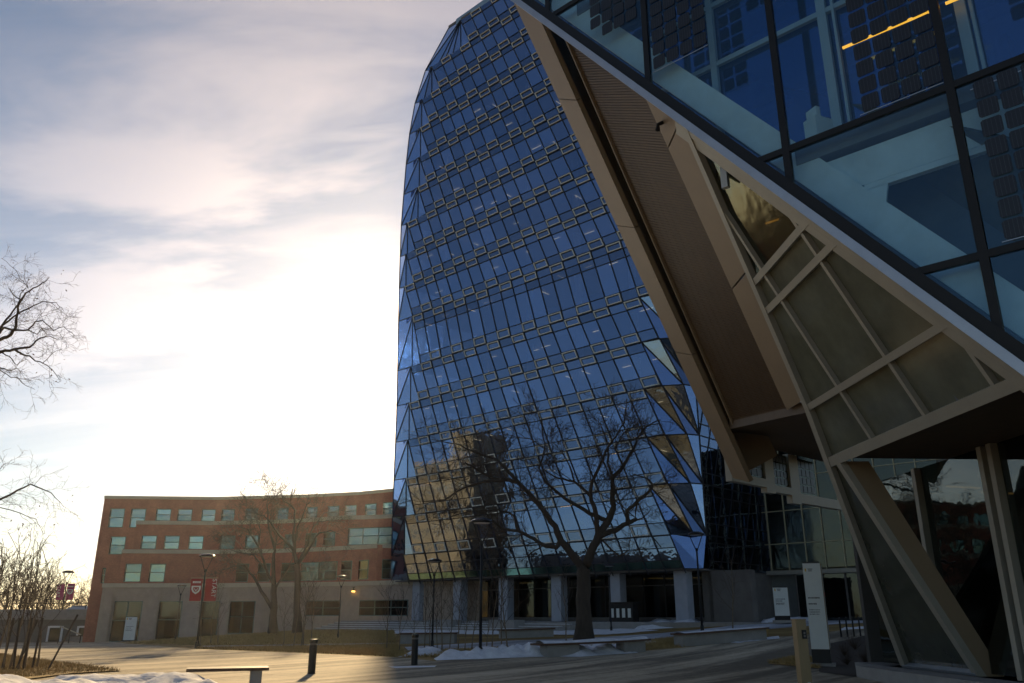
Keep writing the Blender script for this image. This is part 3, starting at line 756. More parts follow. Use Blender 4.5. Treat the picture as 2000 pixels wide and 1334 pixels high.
# inner skin 0.9 m behind: pale window frames and dark blue panes
IO = -.95
inn = mat('inner_frame', (.50, .56, .60), .5, .1, .05)
M['inner_glass'] = glass('inner_glass', (.35, .52, .95), (.45, .60, .80), .25, .02)
for px0, py0, px1, py1, wd in ((1388, 60, 1408, 205, .16), (1601, 0, 1640, 240, .2), (1625, 0, 1662, 230, .06), (1870, 0, 1905, 130, .2), (1893, 0, 1925, 125, .06)):
    s = q1((px0 + px1) / 2, (py0 + py1) / 2, IO)[0]
    mb = MB(); mb.bar(P1(s, 11.15, IO), P1(s, ZT, IO), D, wd, N1, .12); part('inner_mullion', mb, inn, blk)
zi = [q1(1440, 105, IO)[1], q1(1560, 56, IO)[1]]
zi = sum(zi) / 2
for z in (zi, zi + 1.75, zi + 4.2, zi + 6.3):
    mb = MB(); mb.bar(P1(-7, z, IO), P1(12, z, IO), UP, .13, N1, .1); part('inner_transom', mb, inn, blk)
for i in range(len(MS) - 1):
    poly = clip([(MS[i], 11.2), (MS[i + 1], 11.2), (MS[i + 1], ZT), (MS[i], ZT)], edge_h[0], edge_h[1], edge_h[2])
    if len(poly) >= 3: mb = MB(); mb.slab([P1(a, b, IO - .05) for a, b in poly], BK, .02); part('inner_pane', mb, M['inner_glass'], blk)
# pale raking beam along the edge, horizontal bulkhead, slabs and dark back walls
ed = (P1(*A1) - P1(*A2)).normalized(); en = N1.cross(ed).normalized()
if en.z < 0: en = -en
steel = mat('pale_steelwork', (.78, .82, .80), .6, 0, .12, 1.5, .05)
b0 = P1(0.9, A2[1] + kz * .9) ; b1 = P1(-14.5, A2[1] + kz * -14.5)
mb = MB(); mb.bar(b0 + en * .62, b1 + en * .62, en, .62, N1, .30, -.62); part('raking_beam', mb, steel, blk)
mb = MB(); mb.bar(P1(-2.75, 10.18, -.40), P1(12, 10.18, -.40), UP, .78, N1, .25, -.25); part('bulkhead', mb, steel, blk)
mb = MB(); mb.bar(P1(-2.0, 9.70, -.40), P1(12, 9.70, -.40), UP, .13, N1, .14, -.1); part('bulkhead_flange', mb, steel, blk)
br = MB(); br.slab([P1(-2.15, 9.0, -.42), P1(-1.65, 9.25, -.42), P1(-1.55, 9.65, -.42), P1(-2.3, 9.65, -.42)], N1, .06); part('bracket', br, steel, blk)
for z in (10.7, 17.9):
    s0 = A2[0] + (z - A2[1]) / kz + .7
    mb = MB(); mb.slab([P1(s0, z, -.3), P1(12.6, z, -.3), P1(12.6, z, -9), P1(s0 + 4, z, -9)], UP, .4); part('floor_slab', mb, M['slab'], blk)
mb = MB(); mb.slab([P1(-1.3, 5.4, -1.5), P1(12.6, 5.4, -1.5), P1(12.6, 10.7, -1.5), P1(-3.2, 10.7, -1.5)], BK, .1); part('inner_wall', mb, mat('grey_blind', (.15, .15, .16), .8, 0, .15, 1.2), blk)
mb = MB(); mb.slab([P1(-2, 10.9, -5), P1(12.6, 10.9, -5), P1(12.6, ZT, -5), P1(-10, ZT, -5)], BK, .1); part('inner_wall', mb, M['interior'], blk)
mb = MB(); mb.slab([P1(-15, ZT, .1), P1(12.8, ZT, .1), P1(12.8, ZT, -14), P1(-9, ZT, -14)], UP, .5); part('roof', mb, M['conc_dark'], blk)
mb = MB(); mb.slab([P1(-9, 10, -13.5), P1(12.8, 5, -13.5), P1(12.8, ZT, -13.5), P1(-9, ZT, -13.5)], BK, .2); part('back_wall', mb, M['conc_dark'], blk)
mb = MB(); mb.slab([P1(12.7, 0, .05), P1(12.7, 0, -13.5), P1(12.7, ZT, -13.5), P1(12.7, ZT, .05)], D, .2); part('end_wall', mb, M['conc_dark'], blk)
pb = [(p[0], p[1]) for p in clip([(-16, 10.9), (12.6, 10.9), (12.6, ZT), (-16, ZT)], *edge_h)]
mb = MB(); mb.slab([P1(a, b, -2.4) for a, b in pb], BK, .1); part('inner_wall', mb, mat('blue_grey_wall', (.22, .29, .34), .8, 0, .25, .8), blk)
# indoor things behind the sail glass: led lines
def ledbar(p0, p1, o, name='led_line', th=.05):
    a, b = P1(*q1(*p0, o), o), P1(*q1(*p1, o), o); m2 = MB(); m2.bar(a, b, UP, th, BK, .04); part(name, m2, M['led'], blk)
ledbar((1645, 93), (1813, 22), -.6); ledbar((1846, 6), (1880, -8), -.6)
mb = MB(); mb.box(P1(-2.85, 11.55, -.7), .5, .35, .5, .4); mb.box(P1(-2.95, 11.9, -.75), .12, .3, .5, .4); part('wall_unit', mb, steel, blk)
for z, o_ in ((13.3, -1.7), (15.2, -1.5), (16.6, -1.9)):            # ceiling services seen through the inner windows
    mb = MB(); mb.tube([P1(-5.5, z, o_), P1(12, z, o_)], .14, 10); part('duct', mb, M['silver'], blk, smooth=True)
for i in range(14):
    s_ = -6 + i * 1.25 + rnd.uniform(-.3, .3); z_ = 13.0 + rnd.uniform(0, 3.5)
    if z_ < zedge(s_) + 1: continue
    mb = MB(); mb.bar(P1(s_, z_, -1.4), P1(s_, z_ + 1.1, -1.4), D, .03, N1, .03); mb.box(P1(s_, z_, -1.4), .28, .28, .10, .6); part('pendant', mb, M['conc_dark'], blk)
for s_, h_ in ((-1.0, .9), (.6, 1.3), (1.9, .7), (2.6, 1.6), (-2.3, .6), (3.6, 1.1)):
    mb = MB(); mb.box(P1(s_, 11.1 + h_ / 2, -1.45), .5, .4, h_, .75); part('shelf_unit', mb, M['interior_wood'], blk)
# silver edge trim with dark gasket
mb = MB(); mb.bar(b0 - ed * 0 + en * .10, b1 + en * .10, en, .24, N1, .14, -.02); part('edge_gasket', mb, M['black_metal'], blk)
mb = MB(); mb.bar(b0 - en * .09, b1 - en * .09, en, .17, N1, .30, -.12); part('edge_trim', mb, M['silver'], blk)
# ---- overhanging glass
E_A1, E_A2 = q3(1010, -5), q3(1975, 690)
sil3 = line_ge(E_A1, E_A2, (-3, 5))
kB, kT, kF = q3(1583, 800), q3(1338, 235), (0.0, .35)
l3a = line_ge(kT, kB, (-9, 6)); l3b = line_ge(kB, kF, (-9, 3))
z0_ = q3(1475, 552)[1]
zt = [ZB3, 6.56, 8.77, z0_, 15.0]
es = [-12.0, -9.55, -7.30, -5.03, -2.75, 0.5]
for i in range(len(es) - 1):
    for j in range(len(zt) - 1):
        poly = [(es[i] + .05, zt[j] + .07), (es[i + 1] - .05, zt[j] + .07), (es[i + 1] - .05, zt[j + 1] - .07), (es[i] + .05, zt[j + 1] - .07)]
        if j == 3: poly = [(es[0] if i == 0 else es[i] + .05, zt[j] + .07), (es[i + 1] - .05, zt[j] + .07), (es[i + 1] - .05, 15), (es[i] + .05, 15)]
        poly = clip(poly, *sil3); poly = clip(poly, *(l3a if j > 0 else l3b)) if len(poly) > 2 else []
        if len(poly) >= 3:
            mb = MB(); mb.slab([P3(*p) for p in poly], -N3, .025, .05); part('prow_pane', mb, M['frit_glass'] if j < 3 else M['olive_glass'], blk)
def span_e(z):                                                     # e-range of the glass at height z
    poly = [(-20, z - 1e-4), (6, z - 1e-4), (6, z + 1e-4), (-20, z + 1e-4)]
    for h in (sil3, l3a if z > kB[1] else l3b): poly = clip(poly, *h)
    xs2 = [p[0] for p in poly]; return min(xs2), max(xs2)
for z in zt[:-1]:
    a, b = span_e(z)
    wd = .16 if z > ZB3 + .1 else .24
    mb = MB(); mb.bar(P3(a if z > ZB3 + .1 else -12, z), P3(b, z), MM, wd, N3, .14, -.06); part('prow_transom', mb, M['frame_tan'], blk)
for e in es[1:-1]:
    zlo = ZB3; zhi = 15
    poly = clip([(e - 1e-4, ZB3), (e + 1e-4, ZB3), (e + 1e-4, 15), (e - 1e-4, 15)], *sil3)
    poly = clip(poly, *l3a) if len(poly) > 2 else []
    if len(poly) > 2:
        zs2 = [p[1] for p in poly]
        mb = MB(); mb.bar(P3(e, min(zs2)), P3(e, max(zs2)), EE, .10, N3, .12, -.055); part('prow_mullion', mb, M['frame_tan'], blk)
def inpl(p, q, w, d, off, name, mt, n=None):
    n = n or N3; a, b = Vector(p), Vector(q); t = (b - a).normalized(); m2 = MB(); m2.bar(a, b, t.cross(n), w, n, d, off); return part(name, m2, mt, blk)
inpl(P3(*kT), P3(*kB), .20, .18, -.08, 'prow_edge', M['frame_tan'])
inpl(P3(*kB), P3(*kF), .22, .18, -.08, 'prow_edge', M['frame_tan'])
# frame strips under the silver edge
Edir = (P3(*E_A1) - P3(*E_A2)).normalized(); En = N3.cross(Edir).normalized()
if En.z > 0: En = -En
pA, pB = P3(*E_A2) - Edir * 2.0, P3(*kT) + Edir * .3
for o_, w_, of in ((.20, .15, -.03), (.40, .20, -.05)):
    mb = MB(); mb.bar(pA + En * o_, pB + En * o_, En, w_, N3, .12, of); part('edge_frame', mb, M['frame_tan'], blk)
# interior behind the overhanging glass
mb = MB(); mb.slab([P3(-14, ZB3 + .1) - N3 * 2.2, P3(0, ZB3 + .1) - N3 * 2.2, P3(-1.5, 13) - N3 * 2.2, P3(-6, 13) - N3 * 2.2], -N3, .1); part('inner_wall', mb, mat('olive_interior', (.13, .115, .07), .9, 0, .5, .5), blk)
mb = MB(); a, b = P3(-6.6, 8.6) - N3 * .8, P3(-5.9, 8.75) - N3 * .8; mb.bar(onplane(1497, 436, FT - N3 * .8, N3), onplane(1521, 428, FT - N3 * .8, N3), UP, .05, N3, .03); part('led_line', mb, M['led'], blk)
# ---- lower glass wedge, leaning column and recessed entrance
eb = q3(1915, 1318)[0]
et = q3(1645, 905)[0]
mb = MB(); mb.slab([P3(kF[0] - .12, .40), P3(eb + .1, .40), P3(et + .12, ZB3 - .15), P3(*[kB[0] + (kF[0] - kB[0]) * (kB[1] - ZB3 + .15) / (kB[1] - kF[1]) - .12, ZB3 - .15])], -N3, .025, .04); part('wedge_pane', mb, mat('dark_frit', (.055, .06, .045), .12, 0, .3, .9), blk)
inpl(P3(et, ZB3 - .1), P3(eb, .1), .22, .16, -.06, 'leaning_column_face', M['frame_tan'])
c0, c1 = P3(et - .10, ZB3 - .1), P3(eb - .10, .05)
inw = Vector((EE.y, -EE.x, 0)); inw = inw if inw.x > 0 else -inw
mb = MB(); mb.slab([c0 + inw * .05, c1 + inw * .05, c1 + inw * .45 + EE * -.05, c0 + inw * .62 + EE * -.05], EE, .5); part('leaning_column', mb, M['tan_panel'], blk)
mb = MB(); mb.bar(P3(kF[0], .37), P3(eb, .37), MM, .10, N3, .22, -.10); part('sill', mb, M['silver'], blk)
def RW(y, z, o=0.0): return Vector((10.85, 0, 0)) + Vector((-EE.y * 0 + EE.x * (y - 20), y, z)) - inw * 0 + inw * o
mb = MB(); mb.slab([P3(et + .1, ZB3) + UP * .02, P3(-14, ZB3) + UP * .02, P3(-14, ZB3) + inw * 5 + UP * .02, P3(et + .1, ZB3) + inw * 5 + UP * .02], UP, .25); part('entrance_ceiling', mb, M['soffit_dark'], blk)
for y0, y1 in ((11, 13.6), (13.7, 16.3), (16.4, 18.5), (18.6, 21.6), (21.7, 25)):
    mb = MB(); mb.slab([RW(y0, .35), RW(y1, .35), RW(y1, ZB3), RW(y0, ZB3)], inw, .02); part('entrance_pane', mb, M['dark_glass'], blk)
for y in (13.65, 16.35, 18.35, 18.72, 21.65):
    mb = MB(); mb.bar(RW(y, .2), RW(y, ZB3), EE, .17, -inw, .22, -.05); part('entrance_mullion', mb, M['frame_tan'], blk)
mb = MB(); mb.slab([RW(10, .2, 5), RW(26, .2, 5), RW(26, ZB3, 5), RW(10, ZB3, 5)], inw, .2); part('lobby_wall', mb, M['interior_wood'], blk)
mb = MB(); mb.slab([RW(26, .2, .1), RW(26, .2, 5), RW(26, ZB3, 5), RW(26, ZB3, .1)], EE, .2); part('lobby_wall', mb, M['interior'], blk)
mb = MB(); mb.slab([RW(10, .2, -.4), RW(26, .2, -.4), RW(26, .2, 5), RW(10, .2, 5)], UP, .1); part('lobby_floor', mb, M['slab'], blk)
for y, o in ((22.5, 1.2), (20.5, 2.2), (18, 1.5), (16.5, 2.4), (15, 1.2), (23.5, 2.8)):
    mb = MB(); mb.bar(RW(y, ZB3 - .35, o), RW(y + .25, ZB3 - .35, o + 1.1), EE, .07, UP, .04); part('lobby_light', mb, mat('lobby_strip', (1, .8, .4), .5, 0, 0, emis=(1, .5, .12), estr=.35), blk)
# ---- soffit: bronze fascia, grille, bronze return
def qpoly(l): return [pQ(*p) for p in l]
sil_q = line_ge((E_A1[0], E_A1[1] - .25), (E_A2[0], E_A2[1] - .25), (-3, 0))
def below_edge(pts):                                               # cut a soffit polygon off under the silver edge
    pl2 = clip([((p - FT).dot(EE), p.z) for p in pts], *sil_q)
    return [P3(e_, z_) - N3 * .05 for e_, z_ in pl2]
def seg_below(a, b):
    f = lambda p: sil_q[0] * (p - FT).dot(EE) + sil_q[1] * p.z - sil_q[2]
    fa, fb = f(a), f(b)
    if fa < 0 and fb < 0: return None
    if fa < 0: a = a.lerp(b, fa / (fa - fb))
    if fb < 0: b = b.lerp(a, fb / (fb - fa))
    return a, b
def qslab(l, name, mt, d, off, mb=None):
    m2 = mb or MB(); m2.slab(below_edge(qpoly(l)), NQ, d, off); return part(name, m2, mt, blk) if mb is None else None
def lerp2(a, b, t): return (a[0] + (b[0] - a[0]) * t, a[1] + (b[1] - a[1]) * t)
fo0, fo1 = (985, -55), (1440, 932)            # outer edge of the fascia
fi0, fi1 = (1022, -55), (1472, 940)
for i in range(4):
    t0, t1 = i / 4 + .0007, (i + 1) / 4 - .0007
    qslab([lerp2(fo0, fo1, t0), lerp2(fo0, fo1, t1), lerp2(fi0, fi1, t1), lerp2(fi0, fi1, t0)], 'fascia_panel', M['tan_panel'], .16, -.02)
mb = MB()
P_, Q_ = pQ(*fo0), pQ(*fo1)
mb.slab([P_, Q_, Q_ - NQ * 1.6, P_ - NQ * 1.6], -QH, .12); part('fascia_return', mb, M['tan_panel'], blk)
mr0, mr1 = (1150, -60), (1541, 803)           # right edge of the grille
ml0, ml1 = (1030, -60), (1418, 833)           # left edge of the grille
qslab([ml0, ml1, mr1, mr0], 'soffit_backing', M['soffit_dark'], .05, -.30)
g0, g1 = pQ(*ml0), pQ(*ml1); h0, h1 = pQ(*mr0), pQ(*mr1)
gr = MB(); nbar = 290
for i in range(nbar):
    t = (i + .5) / nbar
    sg = seg_below(g0.lerp(g1, t) + QH * .5, h0.lerp(h1, t))
    if sg: gr.bar(sg[0], sg[1], (g1 - g0).normalized(), .028, NQ, .05, -.14)
part('soffit_grille', gr, M['grille'], blk, kind='stuff')
for i in range(9):
    t = (i + .5) / 9
    mb = MB(); a, b = seg_below(g0.lerp(h0, .16 + .84 * t), g1.lerp(h1, .16 + .84 * t)); mb.bar(a, b, QH, .05, NQ, .07, -.22); part('grille_carrier', mb, M['grille'], blk)
mb = MB(); mb.bar(g0 + QH * .48, g1 + QH * .48, QH, .06, NQ, .14, -.16); part('grille_edge', mb, M['tan_panel'], blk)
for t0, t1 in ((.10, .27), (.30, .42), (.46, .63), (.68, .76), (.82, .90)):
    mb = MB(); mb.bar(g0.lerp(g1, t0) + QH * .24, g0.lerp(g1, t1) + QH * .24, QH, .13, NQ, .02, -.2); part('slot_glass', mb, M['teal_glass'], blk)
rt1 = (1583, 800)
for i in range(3):
    t0, t1 = (0, .40, .72)[i], (.40, .72, 1.0)[i]
    R0, R1 = (1128, -250), (1583, 800)
    poly = [lerp2(mr0, mr1, t0 + .002), lerp2(mr0, mr1, t1 - .002), lerp2(R0, R1, t1 - .002), lerp2(R0, R1, t0 + .002)]
    m2 = MB(); L3d = (T3 - B3)
    a, b = h0.lerp(h1, t0 + .002), h0.lerp(h1, t1 - .002)
    tt0, tt1 = (a.z - B3.z) / L3d.z, (b.z - B3.z) / L3d.z
    pl3 = below_edge([a, b, B3 + L3d * tt1 + QH * .05, B3 + L3d * tt0 + QH * .05])
    if len(pl3) < 3: continue
    m2.slab(pl3, NQ, .1, -.06); part('return_panel', m2, M['tan_panel'], blk)
mb = MB(); c_ = pQ(1297, 238); mb.tube([c_, c_ + NQ * .18, c_ + NQ * .2 + UP * -.16], [.05, .05, .07], 8); part('flood_lamp', mb, M['black_metal'], blk)
# underside of the bridge beyond the soffit, and its hanging wall with solar windows
WF = 1.24
w0 = Vector((6.35, 23.7, 0)) * WF; wd_ = Vector((.74, .67, 0)).normalized(); wn_ = Vector((wd_.y, -wd_.x, 0))
if wn_.dot(Vector((0, -1, 0))) < 0: wn_ = -wn_
def WP(t, z, o=0.0): return w0 + wd_ * (t * WF) + wn_ * o + UP * (CH + (z - CH) * WF)
ca, cb = pQ(1425, 836), pQ(1581, 802)
mb = MB(); mb.slab([ca - UP * .03, cb - UP * .03, WP(6.0, 6.52), WP(-.1, 6.52)], UP, .3); part('bridge_ceiling', mb, M['soffit_dark'], blk)
for t0, t1, z0, z1 in ((0, .5, 5.3, 6.5), (.5, 1.85, 5.3, 5.55), (.5, 1.85, 6.4, 6.5), (1.85, 2.35, 5.15, 6.5), (2.35, 3.3, 5.2, 5.42), (3.3, 3.85, 4.95, 6.5), (3.85, 6.5, 5.0, 5.3)):
    mb = MB(); mb.slab([WP(t0, z0), WP(t1, z0), WP(t1, z1), WP(t0, z1)], -wn_, .25); part('hanging_wall', mb, M['frame_tan'], blk)
for t0, t1, z0, z1, nc, nr in ((.5, 1.85, 5.55, 6.4, 4, 3), (2.35, 3.3, 5.42, 6.45, 4, 4), (3.85, 5.0, 5.3, 6.45, 4, 4)):
    mb = MB(); mb.slab([WP(t0, z0, -.1), WP(t1, z0, -.1), WP(t1, z1, -.1), WP(t0, z1, -.1)], -wn_, .03)
    wp_ = part('bridge_window', mb, M['olive_glass'], blk)
    for a in range(nc):
        for b in range(nr):
            m2 = MB(); du, dv = (t1 - t0 - .1) / nc, (z1 - z0 - .1) / nr
            u0, v0 = t0 + .05 + du * a + .02, z0 + .05 + dv * b + .02
            m2.slab([WP(u0, v0, -.09), WP(u0 + du - .04, v0, -.09), WP(u0 + du - .04, v0 + dv - .04, -.09), WP(u0, v0 + dv - .04, -.09)], wn_, .008); part('window_cell', m2, M['cell'], wp_)
# concrete plinth under the glass edge
pc = Vector((FT.x, FT.y, 0))
mb = MB(); mb.slab([pc + Vector((-1.0, -1.2, -.2)), pc + Vector((-.7, -6.5, -.2)), pc + Vector((2, -6.5, -.2)), pc + Vector((2, 1.2, -.2)), pc + Vector((-1.0, .9, -.2))], UP, .50)
part('plinth', mb, M['concrete'], blk)

# ================================================================== brick building
def Yb(px): return float(np.interp(px, [150, 190, 420, 600, 700, 770, 900, 1000], [91, 91, 92, 90, 88, 85.5, 82.5, 81]))
def off(t, px):
    if t == 4: return 0.0
    if t == 3: return float(np.interp(px, [200, 400, 560, 668, 735, 770, 1000], [.9, .9, 1.2, 3.0, 1.6, 1.2, 1.2]))
    if t == 2: return float(np.interp(px, [200, 400, 560, 650, 738, 775, 1000], [1.7, 1.7, 2.0, 3.4, 4.4, 2.6, 2.6]))
    return float(np.interp(px, [200, 600, 770, 1000], [2.6, 4.6, 4.9, 4.9]))
ZT_ = [(-1.6, 4.70), (4.70, 8.20), (8.20, 11.30), (11.30, 14.06)]
bb = root('brick_building', (xat(480, 89, 0), 89, -1), 'curved red brick building with stone base and stepped terraces', 'building')
def bpt(px, tier, z, zm, back=0.0):
    Y = Yb(px) - off(tier, px) + back; return Vector((xat(px, Y, zm), Y, z))
def brick_tier(tier, z0, z1, px0, px1, wins, mt, zm, wname):
    """wall strip with real openings; wins = (px0, px1, zbottom, ztop)"""
    xs = {px0, px1} | set(np.arange(px0, px1, 28.0))
    for w_ in wins: xs |= {w_[0], w_[1]}
    xs = sorted(xs); mb = MB(); dep = .32
    def quadw(a, b, za, zb):
        if zb - za > 1e-3: mb.add([bpt(a, tier, za, zm), bpt(b, tier, za, zm), bpt(b, tier, zb, zm), bpt(a, tier, zb, zm)], [(0, 1, 2, 3)])
    for a, b in zip(xs, xs[1:]):
        m_ = (a + b) / 2; w_ = next((q for q in wins if q[0] <= m_ <= q[1]), None)
        if w_ is None: quadw(a, b, z0, z1)
        else: quadw(a, b, z0, w_[2]); quadw(a, b, w_[3], z1)
        mb.add([bpt(a, tier, z1, zm), bpt(b, tier, z1, zm), bpt(b, tier, z1, zm, 8), bpt(a, tier, z1, zm, 8)], [(0, 1, 2, 3)])
    for w_ in wins:
        a, b, za, zb = w_[:4]
        f = lambda px, z, k: bpt(px, tier, z, zm, k)
        mb.add([f(a, za, 0), f(a, zb, 0), f(a, zb, dep), f(a, za, dep)], [(0, 1, 2, 3)]); mb.add([f(b, za, 0), f(b, zb, 0), f(b, zb, dep), f(b, za, dep)], [(0, 1, 2, 3)])
        mb.add([f(a, zb, 0), f(b, zb, 0), f(b, zb, dep), f(a, zb, dep)], [(0, 1, 2, 3)]); mb.add([f(a, za, 0), f(b, za, 0), f(b, za, dep), f(a, za, dep)], [(0, 1, 2, 3)])
    wall = part('wall', mb, mt, bb)
    for w_ in wins:
        a, b, za, zb = w_[:4]
        n_ = max(1, int(round((b - a) / 30.0)))
        Pa, Pb = bpt(a, tier, 0, zm, dep - .06), bpt(b, tier, 0, zm, dep - .06); al = (Pb - Pa).normalized(); nn = Vector((al.y, -al.x, 0))
        if nn.y > 0: nn = -nn
        fr = MB(); q = lambda t, z: Pa.lerp(Pb, t) + UP * z
        for t in [i / n_ for i in range(n_ + 1)]: fr.bar(q(t, za), q(t, zb), al, .09, nn, .1)
        zmid = za + (zb - za) * .52
        for z in (za + .04, zmid, zb - .04): fr.bar(q(0, z), q(1, z), UP, .08, nn, .09)
        wo = part(wname, fr, M['win_frame'], bb)
        for i in range(n_):
            for k2, (u0, u1) in enumerate(((za + .05, zmid - .03), (zmid + .03, zb - .05))):
                pm = MB(); pm.slab([q(i / n_, u0), q((i + 1) / n_, u0), q((i + 1) / n_, u1), q(i / n_, u1)], nn, .02, .02)
                part('pane', pm, M['brick_glass'] if not (len(w_) > 4 and w_[4] == 'dark') else M['dark_glass'], wo)
        bd = MB(); bd.slab([q(0, za), q(1, za), q(1, zb), q(0, zb)], nn, .03, -.9)
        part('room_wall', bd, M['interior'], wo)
        if len(w_) <= 4 and rnd.random() < .75:
            hb = rnd.uniform(.25, .8); bl = MB(); bl.slab([q(.03, zb - (zb - za) * hb), q(.97, zb - (zb - za) * hb), q(.97, zb - .06), q(.03, zb - .06)], nn, .01, -.12); part('blind', bl, M['blind'], wo)
    return wall
M['win_frame'] = mat('green_frame', (.10, .16, .15), .5, .2, .1)
M['blind'] = mat('window_blind', (.38, .42, .40), .8, 0, .05)
Zx = lambda x: 150 + x / 3.07
row4 = [(Zx(a), Zx(b), 11.34, 12.82) for a, b in ((473, 563), (603, 690), (747, 830), (865, 945), (1008, 1085), (1195, 1268), (1375, 1442), (1503, 1572), (1605, 1677), (1727, 1797), (1835, 1905))]
row4 = [(Zx(195), Zx(285), 10.75, 12.82), (Zx(322), Zx(412), 10.75, 12.82)] + [(a, b, max(c, 11.5), d) for a, b, c, d in row4]
brick_tier(4, 4.7, 14.06, 189, 1000, row4 + [], M['brick'], 11.0, 'window') if False else None
# the top tier runs full height at the left end, above the terraces elsewhere
brick_tier(4, 10.4, 14.06, 199, 960, row4, M['brick'], 12.0, 'window')
brick_tier(4, -1.6, 10.4, 183, 300, [(Zx(177), Zx(270), 7.9, 9.8), (Zx(150) + 2, Zx(250), 4.9, 6.5, 'dark')], M['brick'], 6.5, 'window')
row3 = [(Zx(a), Zx(b), 8.42, 9.85) for a, b in ((303, 337), (387, 480), (525, 617), (672, 760), (860, 950), (1010, 1090), (1245, 1312), (1370, 1440), (1480, 1550))] + [(Zx(1625), Zx(1905), 8.42, 10.15)]
brick_tier(3, 7.9, 11.30, 262, 960, [q for q in row3 if q[0] > 262], M['brick'], 9.4, 'window')
row2 = [(Zx(a), Zx(b), 4.98, 6.85) for a, b in ((287, 387), (435, 530), (955, 1030), (1085, 1160), (1225, 1325))] + [(Zx(1340), Zx(1562), 4.98, 6.85), (Zx(1585), Zx(1650), 4.98, 6.85), (Zx(1690), Zx(1750), 4.98, 6.85), (Zx(1830), Zx(1905), 4.98, 6.85)]
brick_tier(2, 4.4, 8.20, 233, 960, row2, M['brick'], 6.0, 'window')
row1 = [(Zx(a), Zx(b), zb_, 3.05, 'dark') for a, b, zb_ in ((215, 385, -.9), (487, 625, -.75), (745, 850, -.5), (915, 1065, -.1), (1370, 1580, 1.6), (1690, 1985, 1.6))]
brick_tier(1, -1.6, 4.70, 192, 960, row1, M['stone'], 1.5, 'storefront')
def ledge(tier, z, px0, px1, h, proud, mt, zm, name):
    xs = list(np.arange(px0, px1, 20.0)) + [px1]; mb = MB()
    for a, b in zip(xs, xs[1:]):
        A = [bpt(a, tier, z - h, zm, -proud), bpt(b, tier, z - h, zm, -proud), bpt(b, tier, z - h, zm, .5), bpt(a, tier, z - h, zm, .5)]
        mb.hexa(A, [p + UP * (h + .06) for p in A])
    part(name, mb, mt, bb)
ledge(4, 14.10, 198, 960, .26, .14, M['coping'], 12.0, 'cornice')
ledge(3, 11.34, 261, 960, .34, .12, M['coping'], 9.4, 'coping_band')
ledge(2, 8.24, 232, 960, .34, .12, M['coping'], 6.0, 'coping_band')
ledge(1, 4.74, 190, 960, .34, .16, M['coping'], 1.5, 'coping_band')
ledge(1, 3.55, 215, 700, .10, .06, M['stone'], 1.5, 'string_course')
for a, b in ((199, 214), (276, 306), (354, 390), (427, 446), (498, 514)):      # stone pilasters
    mb = MB(); A = [bpt(a, 1, -1.4, 1.5, -.28), bpt(b, 1, -1.4, 1.5, -.28), bpt(b, 1, -1.4, 1.5, .02), bpt(a, 1, -1.4, 1.5, .02)]
    mb.hexa(A, [p + UP * 5.75 for p in A]); part('pilaster', mb, M['stone'], bb)
mb = MB(); mb.hexa([bpt(192, 4, -1.6, 6.5, 3), bpt(192, 4, -1.6, 6.5, 25), bpt(960, 4, -1.6, 6.5, 25), bpt(960, 4, -1.6, 6.5, 20)], [bpt(192, 4, 13.9, 6.5, 3), bpt(192, 4, 13.9, 6.5, 25), bpt(960, 4, 13.9, 6.5, 25), bpt(960, 4, 13.9, 6.5, 20)])
part('rear_mass', mb, M['brick'], bb)
lp = bpt(687, 1, 3.9, 1.5, -.25)
mb = MB(); mb.box(lp + UP * .1, .4, .3, .12); mb.box(lp + Vector((0, .15, .2)), .2, .1, .35)
wl = tag(part('wall_lamp', mb, M['black_metal']), 'small lit lamp on the stone wall of the brick building', 'lamp')
mb = MB(); mb.lathe([(.16, -.10), (.18, 0), (.10, .03)], lp + Vector((0, -.02, -.0)), 10); part('bulb', mb, mat('lamp_glow', (1, .7, .3), .5, 0, 0, emis=(1, .55, .12), estr=2.5), wl)

# ================================================================== parkade, car, ramp at the far left
pk = root('parkade', (xat(110, 97, 0), 97, -1.3), 'low grey concrete parkade with parapet beyond the plaza', 'parkade')
yk = 97.0
def kx(px, z=1.5, Y=yk): return xat(px, Y, z)
mb = MB(); mb.box(((kx(-60) + kx(200)) / 2, yk + 8, -.25), kx(200) - kx(-60), 16, 3.2); part('wall', mb, M['conc_dark'], pk)
mb = MB(); mb.box(((kx(-60) + kx(200)) / 2, yk - .25, 1.75), kx(200) - kx(-60) + .2, .5, 1.1); part('parapet', mb, M['concrete'], pk)
mb = MB(); mb.box(((kx(-60) + kx(200)) / 2, yk, 2.95), kx(200) - kx(-60), .08, .06)
for i in range(9): mb.box((kx(-60 + 32 * i), yk, 2.65), .06, .06, .6)
part('railing', mb, M['black_metal'], pk)
for px in (113, 170):
    fr = MB(); x = kx(px); 
    for dx in (-.75, .75): fr.box((x + dx, yk - .05, -.35), .2, .16, 1.75)
    fr.box((x, yk - .05, .45), 1.3, .15, .2); d_ = part('window', fr, M['white_paint'], pk)
    pm = MB(); pm.box((x, yk - .02, -.45), 1.3, .05, 1.5); part('pane', pm, M['dark_glass'], d_)
